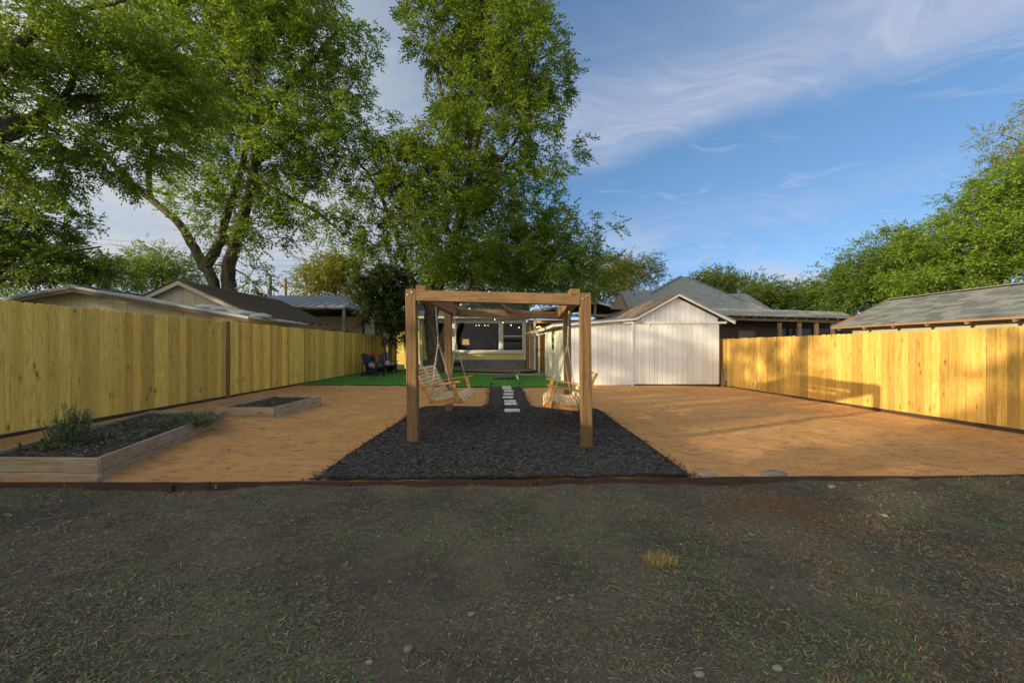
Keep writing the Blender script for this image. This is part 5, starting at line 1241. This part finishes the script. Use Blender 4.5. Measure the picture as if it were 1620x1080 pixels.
for i, (x, y, z) in enumerate(((-.06, -.03, .36), (.05, .02, .40), (.10, -.05, .34), (-.02, .05, .43))):
    b_ = blob(tuple(pp + Vector((x, y, z))), (.055, .055, .045), 90 + i, 9, 6); b_.tube([pp + Vector((x, y, .17)), pp + Vector((x, y, z))], .005, 4); put('flower', b_, RED, fp)
cb_ = G(800, 600); cz = cb_.z + .03; ch_ = thing('cornhole_board', (cb_.x, cb_.y, cz), 'grey tilted bean bag game board on the lawn before the patio', 'game board')
BOARD = plain('board_grey', (0.13, 0.135, 0.13), (0.09, 0.095, 0.09), 4, .6)
def cp(x, y, z): return Vector((cb_.x + x, cb_.y + y, cz + z))
put('deck', MB().slab([cp(-.56, -.32, .07), cp(.60, -.28, .33), cp(.60, .32, .33), cp(-.56, .28, .07)], (.004, 0, -.02)), BOARD, ch_)
put('side_frame', MB().slab([cp(-.56, -.33, .065), cp(.60, -.29, .325), cp(.60, -.29, .235), cp(-.56, -.33, -.0)], (0, .03, 0)), BOARD, ch_)
put('side_frame', MB().slab([cp(-.56, .26, .065), cp(.60, .30, .325), cp(.60, .30, .235), cp(-.56, .26, -.0)], (0, .03, 0)), BOARD, ch_)
for y in (-.26, .27): put('leg', MB().beam(cp(.42, y, .27), cp(.54, y, 0), .04, .06), TRIMW, ch_)
put('leg_brace', MB().beam(cp(.53, -.24, .03), cp(.53, .25, .03), .03, .05), TRIMW, ch_)
put('target_patch', MB().slab([cp(.10, -.12, .2215), cp(.32, -.12, .271), cp(.32, .18, .271), cp(.10, .18, .2215)], (0, 0, .004)), RED, ch_)
put('back_frame', MB().beam(cp(.60, -.28, .28), cp(.60, .32, .28), .02, .09), TRIMW, ch_)

# ------------------------------------------------------------------ trees
m = Mt('bark'); n_ = m.noise(m.coord((9, 9, 1.6)), 1.0, 6, .7, .5); m.bump(n_, .9, .05)
BARK = m.done(m.mix(m.ramp(n_, .35, .65), (0.06, 0.048, 0.037), (0.18, 0.15, 0.115)), .95, spec=.1)
PECAN = leafmat('pecan_leaf', (0.078, 0.17, 0.020), (0.125, 0.225, 0.027), (0.22, 0.29, 0.036), .42)
PECAN2 = leafmat('pecan_leaf_left', (0.10, 0.225, 0.028), (0.16, 0.30, 0.034), (0.27, 0.36, 0.045), .45)
BROAD = leafmat('broad_leaf', (0.055, 0.15, 0.025), (0.085, 0.185, 0.03), (0.14, 0.24, 0.04), .42)
DARKL = leafmat('dark_leaf', (0.020, 0.042, 0.014), (0.035, 0.065, 0.02), (0.05, 0.085, 0.03), .15, rough=.35)
PALE = leafmat('pale_leaf', (0.24, 0.34, 0.05), (0.32, 0.40, 0.07), (0.42, 0.42, 0.09), .45)
YELL = leafmat('yellowing_leaf', (0.22, 0.25, 0.035), (0.30, 0.30, 0.05), (0.36, 0.27, 0.05), .4)
LIME = leafmat('lime_leaf', (0.135, 0.275, 0.032), (0.20, 0.33, 0.038), (0.30, 0.36, 0.055), .42)
MIDG = leafmat('mid_leaf', (0.11, 0.21, 0.035), (0.13, 0.20, 0.035), (0.18, 0.24, 0.05), .4)

def leaf_sprays(C, D, K, sl, ll, lw, droop):
    """K leaflets alternating along a drooping axis for every spray; diamond quads"""
    n = len(C); up = np.array([0, 0, 1.0])
    S = np.cross(D, up + rng.normal(0, .35, (n, 3))); S /= np.linalg.norm(S, axis=1)[:, None] + 1e-9
    Vs = []
    for k in range(K):
        t = (k + .6) / K; sg = 0 if k == K - 1 else (1 if k % 2 else -1)
        p = C + D * (sl * t)[:, None]; p = p.copy(); p[:, 2] -= droop * sl * t * t
        d = D * (.55 if sg else 1) + S * sg * .85 + rng.normal(0, .22, (n, 3)); d[:, 2] -= droop * .55
        d /= np.linalg.norm(d, axis=1)[:, None]
        nn = up + rng.normal(0, .55, (n, 3)); w_ = np.cross(d, nn); w_ /= np.linalg.norm(w_, axis=1)[:, None] + 1e-9
        l_ = ll * rng.uniform(.65, 1.2, n)[:, None]; ww = lw * rng.uniform(.7, 1.2, n)[:, None] / 2
        Vs.append(np.stack([p, p + d * l_ * .42 + w_ * ww, p + d * l_, p + d * l_ * .42 - w_ * ww], 1))
    V = np.concatenate(Vs).reshape(-1, 3); return V, np.arange(len(V)).reshape(-1, 4)

def grow(name, label, base, limbs, env, nclump, crad, spr, K, sl, ll, lw, mat, droop=.35, group=None, gap=.62, twigs=7, cat='tree', brm=1.0, seed=0, loose=0.0):
    global rng
    rng = np.random.default_rng(seed + 100); rr = random.Random(seed + 11); base = Vector(base)
    root = thing(name, base, label, cat, group)
    tb = MB(); nodes = []
    for pts, r0, r1 in limbs:
        P = smooth([Vector(p) for p in pts], 5) if len(pts) > 2 else [Vector(p) for p in pts]; n = len(P)
        P = [p + Vector((rr.gauss(0, .02), rr.gauss(0, .02), 0)) if 0 < i < n - 1 else p for i, p in enumerate(P)]
        tb.tube(P, [r0 + (r1 - r0) * (i / (n - 1)) ** .8 for i in range(n)], 9 if r0 > .1 else 6)
        nodes += [(p, r0 + (r1 - r0) * (i / (n - 1))) for i, p in enumerate(P)][n // 4:]
    # clump centres
    vol = np.array([e[1][0] * e[1][1] * e[1][2] for e in env]) ** .75; vol /= vol.sum(); cs = []; tries = 0
    while len(cs) < nclump and tries < nclump * 40:
        tries += 1; e = env[rng.choice(len(env), p=vol)]; d = rng.normal(0, 1, 3); d /= np.linalg.norm(d); r_ = rng.random() ** .42
        p = np.array(e[0]) + d * r_ * np.array(e[1])
        if p[2] < base.z + .5: continue
        if cs and np.min(np.linalg.norm(np.array(cs) - p, axis=1)) < crad * gap: continue
        cs.append(p)
    cs = np.array(cs); order = np.argsort(np.linalg.norm(cs - np.array(base), axis=1)); NP = np.array([tuple(n_[0]) for n_ in nodes]); NR = [n_[1] for n_ in nodes]
    SP = []; SD = []
    for i in order:
        c = cs[i]; dv = c - NP; cost = np.linalg.norm(dv, axis=1) + np.maximum(0, NP[:, 2] - c[2] - .2) * 1.2; j = int(np.argmin(cost))
        a = Vector(NP[j]); b = Vector(c); ln = (b - a).length; r0 = min(NR[j] * .75, .010 + .022 * ln) * brm
        mid = a.lerp(b, .5) + Vector((rr.gauss(0, .07), rr.gauss(0, .07), rr.uniform(.0, .16))) * ln
        P = [a * (1 - t) ** 2 + mid * 2 * t * (1 - t) + b * t * t for t in (0, .25, .5, .75, 1)]
        tb.tube(P, [r0, r0 * .9, r0 * .75, r0 * .6, r0 * .4], 5, False)
        NP = np.concatenate([NP, [tuple(P[2]), tuple(P[3]), tuple(b)]]); NR += [r0 * .75, r0 * .6, r0 * .45]
        ctr = np.array(c); out = ctr - np.array(a); out /= np.linalg.norm(out) + 1e-6
        cr = crad * rr.uniform(.65, 1.3); m_ = int(spr * rr.uniform(.6, 1.3))
        tips = []
        for _ in range(twigs):
            d = rng.normal(0, 1, 3) + out * .7; d /= np.linalg.norm(d); d[2] *= .8; t_ = ctr + d * cr * rng.uniform(.6, 1.05); tips.append(t_)
            tb.tube([b, b.lerp(Vector(t_), .5) + Vector((0, 0, .06 * cr)), Vector(t_)], [r0 * .38, r0 * .25, .004], 3, False)
        tips = np.array(tips); which = rng.integers(0, len(tips), m_); f = rng.uniform(.15, 1.0, m_) ** .7
        p = ctr + (tips[which] - ctr) * f[:, None] + rng.normal(0, cr * (.11 + loose), (m_, 3))
        d = (tips[which] - ctr) * .8 + (p - ctr) + rng.normal(0, cr * .5, (m_, 3)); d /= np.linalg.norm(d, axis=1)[:, None]
        SP.append(p); SD.append(d)
    SP = np.concatenate(SP); SD = np.concatenate(SD)
    V, F = leaf_sprays(SP, SD, K, sl * rng.uniform(.7, 1.25, len(SP)), ll, lw, droop)
    put('trunk', tb, BARK, root, True, fix=False)
    link('crown', np_mesh('crown', V - np.array(base), F), mat, root)
    return root
def env_px(rows, Z, dz=.85):
    out = []
    for r in rows:
        px, py, rx, ry = r[:4]; z = r[4] if len(r) > 4 else Z; s = z / 600
        out.append((tuple(W(px, py, z)), (rx * s, max(min(rx, 140), ry * .6) * s * dz, ry * s)))
    return out
def lim(rows, Z): return [([W(p[0], p[1], p[2] if len(p) > 2 else Z) for p in pts], r0, r1) for pts, r0, r1 in rows]

# the pecan in the middle of the yard
Z = 19.5
grow('pecan_tree', 'tall pecan tree behind the swing frame in front of the yellow house', (W(692, 590, Z).x, Z, .06), lim([
    ([(693, 592), (688, 560), (682, 515), (686, 470), (702, 430)], .44, .31), ([(702, 432), (718, 380), (735, 320), (748, 250), (762, 180), (772, 100), (776, 20), (779, -40)], .30, .06),
    ([(683, 500), (668, 470), (650, 438), (638, 400), (618, 350), (592, 290), (562, 250)], .20, .06), ([(697, 556), (703, 525), (716, 492), (740, 455, 19), (790, 410, 18.6), (850, 375, 18.3), (905, 345, 18)], .23, .05),
    ([(735, 320), (775, 275, 19), (815, 225, 18.6), (850, 160, 18.4)], .16, .05), ([(748, 250), (712, 190), (690, 110), (682, 40)], .15, .05), ([(762, 180), (815, 120), (870, 85)], .13, .04), ([(718, 380), (690, 320, 20.5), (672, 250, 21)], .14, .05)], Z),
    env_px([(755, 40, 110, 75), (770, -40, 95, 70), (800, 105, 115, 70), (845, 190, 72, 70), (735, 190, 70, 60), (725, 270, 105, 75), (630, 270, 70, 75), (600, 300, 50, 75), (588, 250, 48, 60), (615, 340, 62, 62), (600, 385, 44, 50), (650, 230, 50, 50), (650, 320, 60, 60), (800, 330, 110, 75), (870, 385, 95, 55), (925, 395, 52, 45), (740, 400, 120, 50), (760, 425, 130, 32), (640, 370, 50, 45), (590, 400, 34, 40), (830, 432, 125, 28), (900, 425, 75, 28), (700, 330, 90, 60), (700, 60, 60, 60)], Z),
    420, .95, 54, 8, .44, .20, .078, PECAN, .4, seed=1, twigs=9, gap=.72)
# the big pecan beyond the left fence
Z = 19.0
grow('pecan_tree', 'huge many-stemmed pecan tree standing behind the brown metal roof on the left', (W(355, 470, Z).x, Z, 0), lim([
    ([(368, 600), (364, 470), (360, 430), (372, 385), (388, 330), (400, 270), (405, 200), (405, 120), (410, 40), (412, -60)], .40, .09),
    ([(345, 600), (340, 460), (318, 415), (300, 378), (275, 345), (235, 313), (190, 272), (160, 240), (120, 205), (70, 170)], .30, .07),
    ([(322, 430), (345, 390), (356, 350), (375, 290), (388, 235), (395, 150)], .27, .08), ([(398, 280), (440, 303), (500, 335), (545, 372)], .16, .04),
    ([(405, 200), (450, 140), (500, 90), (545, 30)], .22, .05), ([(403, 150), (350, 90), (300, 30), (260, -40)], .22, .05), ([(235, 313), (240, 250), (265, 180), (300, 110)], .15, .05), ([(400, 260), (460, 220), (520, 180), (560, 130)], .16, .04)], Z),
    env_px([(430, 100, 120, 100), (520, 100, 62, 110), (350, 40, 140, 80), (440, 230, 120, 60), (380, -50, 200, 60), (515, 345, 42, 28), (545, 375, 18, 28), (385, 345, 62, 55), (330, 300, 60, 50), (405, 425, 24, 28), (370, 270, 70, 50), (440, 330, 50, 40), (350, 410, 20, 20), (545, 215, 42, 60), (300, 180, 100, 70), (500, 270, 60, 40), (240, 60, 80, 80)], Z),
    350, .95, 52, 8, .44, .20, .076, PECAN2, .4, seed=2, twigs=9, gap=.74)
# a limb that hangs over the fence from a tree just outside the picture
Z = 11.0
tbase = (-14.6, 8.6, 0)
grow('overhanging_tree', 'spreading tree at the far left with drooping sprays over the fence, nearest the camera', tbase, [([tbase, (-14.4, 8.7, 2.5), W(-60, 240, 9.2), W(10, 207, 10), W(55, 192, 10.6), W(100, 165, 11), W(150, 156, 11.3), W(200, 155, 11.6), W(300, 180, 12)], .40, .05)] + lim([
    ([(-40, 225, 9.4), (-20, 130, 9.6), (40, 60, 10), (120, 20, 10.4), (200, 0, 10.6)], .2, .04), ([(55, 192, 10.6), (90, 230, 10.8), (140, 250, 11), (190, 285, 11)], .10, .03), ([(100, 165, 11), (130, 90, 11.2), (150, 40, 11.4)], .09, .03), ([(200, 155, 11.6), (250, 110, 11.8), (290, 60, 12)], .07, .03)], Z),
    env_px([(60, 60, 130, 80, 10.4), (180, 40, 110, 70, 10.9), (60, 175, 110, 70, 10.4), (190, 150, 120, 70, 11.2), (100, 260, 100, 36, 10.8), (290, 130, 60, 70, 11.8), (-90, 120, 100, 120, 10), (235, 235, 70, 40, 11.4), (30, 285, 80, 30, 10.6)], Z, .75),
    240, .60, 34, 8, .34, .145, .050, PECAN2, .55, seed=3, twigs=6, brm=.7)
# broad-leaved tree low on the left
Z = 16.5
grow('redbud_tree', 'low green broad-leaved tree behind the grey metal shed at the far left', (W(-40, 480, Z).x, Z, 0), lim([
    ([(-45, 600), (-30, 470), (0, 430), (40, 385), (80, 350)], .2, .04), ([(-20, 455), (40, 425), (110, 400), (160, 390)], .12, .03), ([(-20, 455), (20, 395), (50, 340), (60, 300)], .12, .03), ([(0, 440), (60, 445), (130, 440)], .09, .03)], Z),
    env_px([(30, 400, 105, 62), (110, 415, 72, 38), (20, 330, 95, 45), (-40, 380, 90, 80), (150, 440, 45, 16)], Z, .8), 150, .62, 44, 7, .32, .12, .085, BROAD, .35, seed=4, twigs=6, brm=.8)
# dark small tree by the chairs
Z = 18.2
grow('evergreen_tree', 'small dark evergreen tree beside the navy garden chairs', (W(616, 588, Z).x, Z, .16), lim([
    ([(618, 592), (617, 560), (619, 530), (612, 490), (605, 450)], .10, .03), ([(614, 590), (610, 560), (603, 530), (597, 500), (590, 470)], .06, .02), ([(619, 530), (630, 505), (636, 480)], .05, .02)], Z),
    env_px([(603, 462, 40, 34), (618, 500, 26, 28), (595, 492, 24, 24), (632, 520, 14, 22), (628, 470, 20, 28), (580, 460, 18, 18), (610, 435, 26, 14)], Z, .8), 120, .40, 60, 7, .26, .125, .045, DARKL, .5, seed=5, twigs=5, brm=.8)
# trees behind
def back(label, Z, rows, mat, nc, spr, cr, sd, trunk, ll=.2, lw=.10, K=7, name='background_tree', loose=.05, tr=.16, sl=.5):
    tp = [W(t[0], t[1], Z) for t in trunk]; b = Vector((tp[0].x, Z, -.15)); l0 = [([b] + tp, tr, .05)]
    for r in rows: l0.append(([tp[-1], tp[-1].lerp(W(r[0], r[1], Z), .5) + Vector((0, 0, .3)), W(r[0], r[1] - r[3] * .3, Z)], tr * .5, .03))
    grow(name, label, b, l0, env_px(rows, Z, .8), nc, cr, spr, K, sl, ll, lw, mat, .3, 'trees beyond the fences', seed=sd, twigs=6, loose=loose)
back('hazy yellow-green tree behind the beige outbuilding roof', 33, [(255, 428, 52, 28), (215, 440, 30, 20), (290, 440, 30, 22)], LIME, 70, 40, 1.3, 21, [(258, 470), (256, 440)])
back('yellowing autumn tree behind the pale standing-seam roof', 30, [(530, 438, 46, 26), (500, 450, 28, 18), (560, 450, 22, 22), (535, 415, 26, 12)], YELL, 85, 40, 1.15, 22, [(532, 475), (530, 450)])
back('olive yellow tree between the middle pecan and the hip roof', 36, [(985, 432, 52, 22), (1025, 440, 26, 18), (940, 445, 36, 20), (960, 465, 40, 16)], YELL, 95, 40, 1.3, 23, [(990, 490), (988, 450)])
back('light green tree just right of the hip roof peak', 34, [(1135, 449, 34, 14), (1170, 457, 36, 13), (1108, 438, 14, 10)], PALE, 70, 40, 1.1, 24, [(1150, 490), (1148, 460)])
back('low green tree behind the dark porch roof', 30, [(1235, 474, 45, 17), (1275, 480, 30, 14), (1205, 468, 26, 14)], PALE, 80, 40, 1.0, 25, [(1240, 510), (1238, 480)])
back('bright green tree at the left end of the shingled roof', 25, [(1328, 462, 32, 30), (1310, 484, 36, 16), (1348, 436, 15, 15)], MIDG, 90, 44, .9, 26, [(1330, 520), (1328, 480)])
back('dark olive tree with thin upper twigs above the shingled roof', 20, [(1410, 425, 62, 44), (1440, 390, 40, 34), (1390, 460, 60, 28), (1470, 440, 40, 40)], MIDG, 150, 46, .72, 27, [(1412, 520), (1408, 470), (1412, 430)], .15, .06, 8, 'olive_tree')
back('large lime green tree rising at the right edge of the picture', 15.5, [(1530, 400, 90, 60), (1600, 390, 110, 75), (1610, 320, 60, 60), (1490, 440, 70, 34), (1700, 330, 110, 110), (1560, 350, 60, 45), (1480, 385, 50, 20), (1520, 330, 30, 16)], LIME, 260, 44, .62, 28, [(1570, 560), (1575, 450)], .13, .055, 8, 'leafy_tree', .06, .2, .36)
back('wispy yellow-green tree top in the upper right corner', 18, [(1610, 240, 45, 60), (1590, 285, 50, 26), (1660, 240, 60, 90), (1640, 320, 70, 50)], YELL, 110, 30, .6, 29, [(1660, 560), (1650, 400), (1640, 300)], .12, .05, 7, 'leafy_tree', .1, .14, .34)
back('dark tree filling the gap behind the middle pecan and the house roof', 31, [(830, 450, 90, 30), (740, 450, 90, 30), (900, 460, 60, 24), (670, 455, 60, 30)], MIDG, 120, 40, 1.3, 30, [(800, 520), (800, 470)])
back('green tree far left beyond the low metal shed', 30, [(40, 430, 120, 50), (170, 440, 60, 24), (-60, 400, 100, 80)], BROAD, 90, 36, 1.4, 31, [(60, 500), (55, 450)])
# trees west of the yard, behind the camera: their shade covers the front of the yard
for i, (x, y, r, h, nc, lb) in enumerate([(-15.5, -9.6, 4.8, 5.0, 110, 'dense shade tree beyond the left fence, behind the camera'), (-27, -4.4, 3.8, 6.5, 30, 'thin shade tree far beyond the left fence, behind the camera'), (-20, -14.5, 5.5, 5.5, 110, 'broad shade tree west of the yard, behind the camera'), (-33, -1.6, 4.4, 8.8, 52, 'tall shade tree farthest west of the yard, out of view'), (-29, 5, 4.6, 4.2, 100, 'low dense shade tree west of the neighbouring sheds, out of view')]):
    b = Vector((x, y, -.1)); grow('shade_tree', lb, b, [([b, b + Vector((.1, 0, 2)), b + Vector((0, .2, h))], .3, .1)], [((x, y, h), (r, r, h * .78))], nc, 1.2, 28, 7, .6, .30, .17, PECAN, .4, 'shade trees behind the camera', seed=50 + i, twigs=5)

# ------------------------------------------------------------------ poles, wires, towers
POLE = plain('pole_wood', (0.13, 0.10, 0.08), (0.08, 0.06, 0.05), 6, .9); POLER = plain('pole_red', (0.24, 0.10, 0.05), (0.17, 0.07, 0.04), 6, .9)
Z = 48; t = W(428, 436, Z); up_ = thing('utility_pole', (t.x, Z, 0), 'grey wooden utility pole with a cross arm and transformer beyond the roofs', 'utility pole')
put('pole', MB().tube([(t.x, Z, 0), (t.x, Z, t.z)], [.2, .14], 8), POLE, up_)
a = W(421, 434, Z); b = W(441, 440, Z); put('cross_arm', MB().beam(a, b, .14, .16), POLE, up_)
for k in (0, .3, .7, 1): q = a.lerp(b, k); put('insulator', MB().lathe(q + Vector((0, 0, .08)), [(.03, 0), (.08, .08), (.03, .2)], 8), FOUND, up_)
q = W(424, 461, Z); put('transformer', MB().lathe(q, [(.2, -.4), (.25, -.36), (.25, .36), (.2, .4)], 10), GREYMET, up_)
t = W(452, 440, 46); u2 = thing('utility_pole', (t.x, 46, 0), 'short reddish wooden pole right of the utility pole', 'utility pole'); put('pole', MB().tube([(t.x, 46, 0), (t.x, 46, t.z)], [.17, .15], 8), POLER, u2)
put('guy_wire', MB().tube([(t.x, 46, t.z - .8), (t.x - 1.6, 46, t.z - 4)], .02, 4), BLACK, u2)
WIRE = plain('wire', (0.10, 0.10, 0.11), (0.08, 0.08, 0.09), 2, .7)
wi = 0
descr = ['highest overhead cable on the left, behind the big pecan', 'second highest overhead cable on the left sky', 'overhead cable at mid height over the left roofs', 'overhead cable just above the utility pole cross arm', 'overhead cable below mid height over the left roofs', 'pale low cable crossing the yellow tree on the left', 'pale lower cable of the pair crossing the yellow tree', 'thin cable beside the right lattice tower, upper', 'thin cable beside the right lattice tower, lower']
for (x0, y0, x1, y1, Za, Zb) in [(100, 375, 600, 390, 55, 60), (100, 383, 600, 398, 55, 60), (150, 400, 620, 411, 55, 60), (250, 425, 560, 431, 50, 60), (150, 412, 620, 418, 55, 60), (60, 430, 330, 428, 30, 38), (60, 437, 330, 436, 30, 38), (1010, 424, 1330, 452, 70, 60), (1010, 428, 1330, 458, 70, 60)]:
    a = W(x0, y0, Za); b = W(x1, y1, Zb); P = [a.lerp(b, i / 12) - Vector((0, 0, .5 * 4 * (i / 12) * (1 - i / 12))) for i in range(13)]
    tag(put('power_line', MB().tube(P, .016 if wi not in (5, 6) else .022, 4), WIRE if wi not in (5, 6) else GREYMET, origin=P[0]), descr[wi], 'power line', 'overhead power lines'); wi += 1
TOWER = plain('tower_steel', (0.28, 0.31, 0.36), (0.22, 0.25, 0.3), 2, .7)
def tower(px, ytop, ybot, Z, wpx, lb):
    a = W(px, ytop, Z); s = Z / 600; hb_ = wpx * s / 2; r_ = thing('lattice_tower', (a.x, Z, 0), lb, 'tower', 'lattice towers on the skyline'); cor = [(-1, -1), (1, -1), (1, 1), (-1, 1)]; H = a.z; lv = 14
    for c in cor: put('leg', MB().beam((a.x + c[0] * hb_, Z + c[1] * hb_, 0), (a.x + c[0] * hb_ * .35, Z + c[1] * hb_ * .35, H), .07, .07), TOWER, r_)
    mb = MB()
    for i in range(lv):
        f0, f1 = 1 - .65 * i / lv, 1 - .65 * (i + 1) / lv; z0, z1 = H * i / lv, H * (i + 1) / lv
        for k in range(4):
            c, d = cor[k], cor[(k + 1) % 4]; mb.beam((a.x + c[0] * hb_ * f0, Z + c[1] * hb_ * f0, z0), (a.x + d[0] * hb_ * f1, Z + d[1] * hb_ * f1, z1), .04, .04); mb.beam((a.x + c[0] * hb_ * f1, Z + c[1] * hb_ * f1, z1), (a.x + d[0] * hb_ * f1, Z + d[1] * hb_ * f1, z1), .04, .04)
    put('bracing', mb, TOWER, r_)
    for f in (.82, .9, .97): put('cross_arm', MB().beam((a.x - hb_ * 1.6, Z, H * f), (a.x + hb_ * 1.6, Z, H * f), .06, .06), TOWER, r_)
tower(561, 372, 440, 130, 9, 'faint lattice tower on the skyline left of the middle pecan'); tower(1119, 406, 440, 150, 11, 'faint lattice tower on the skyline above the hip roof')
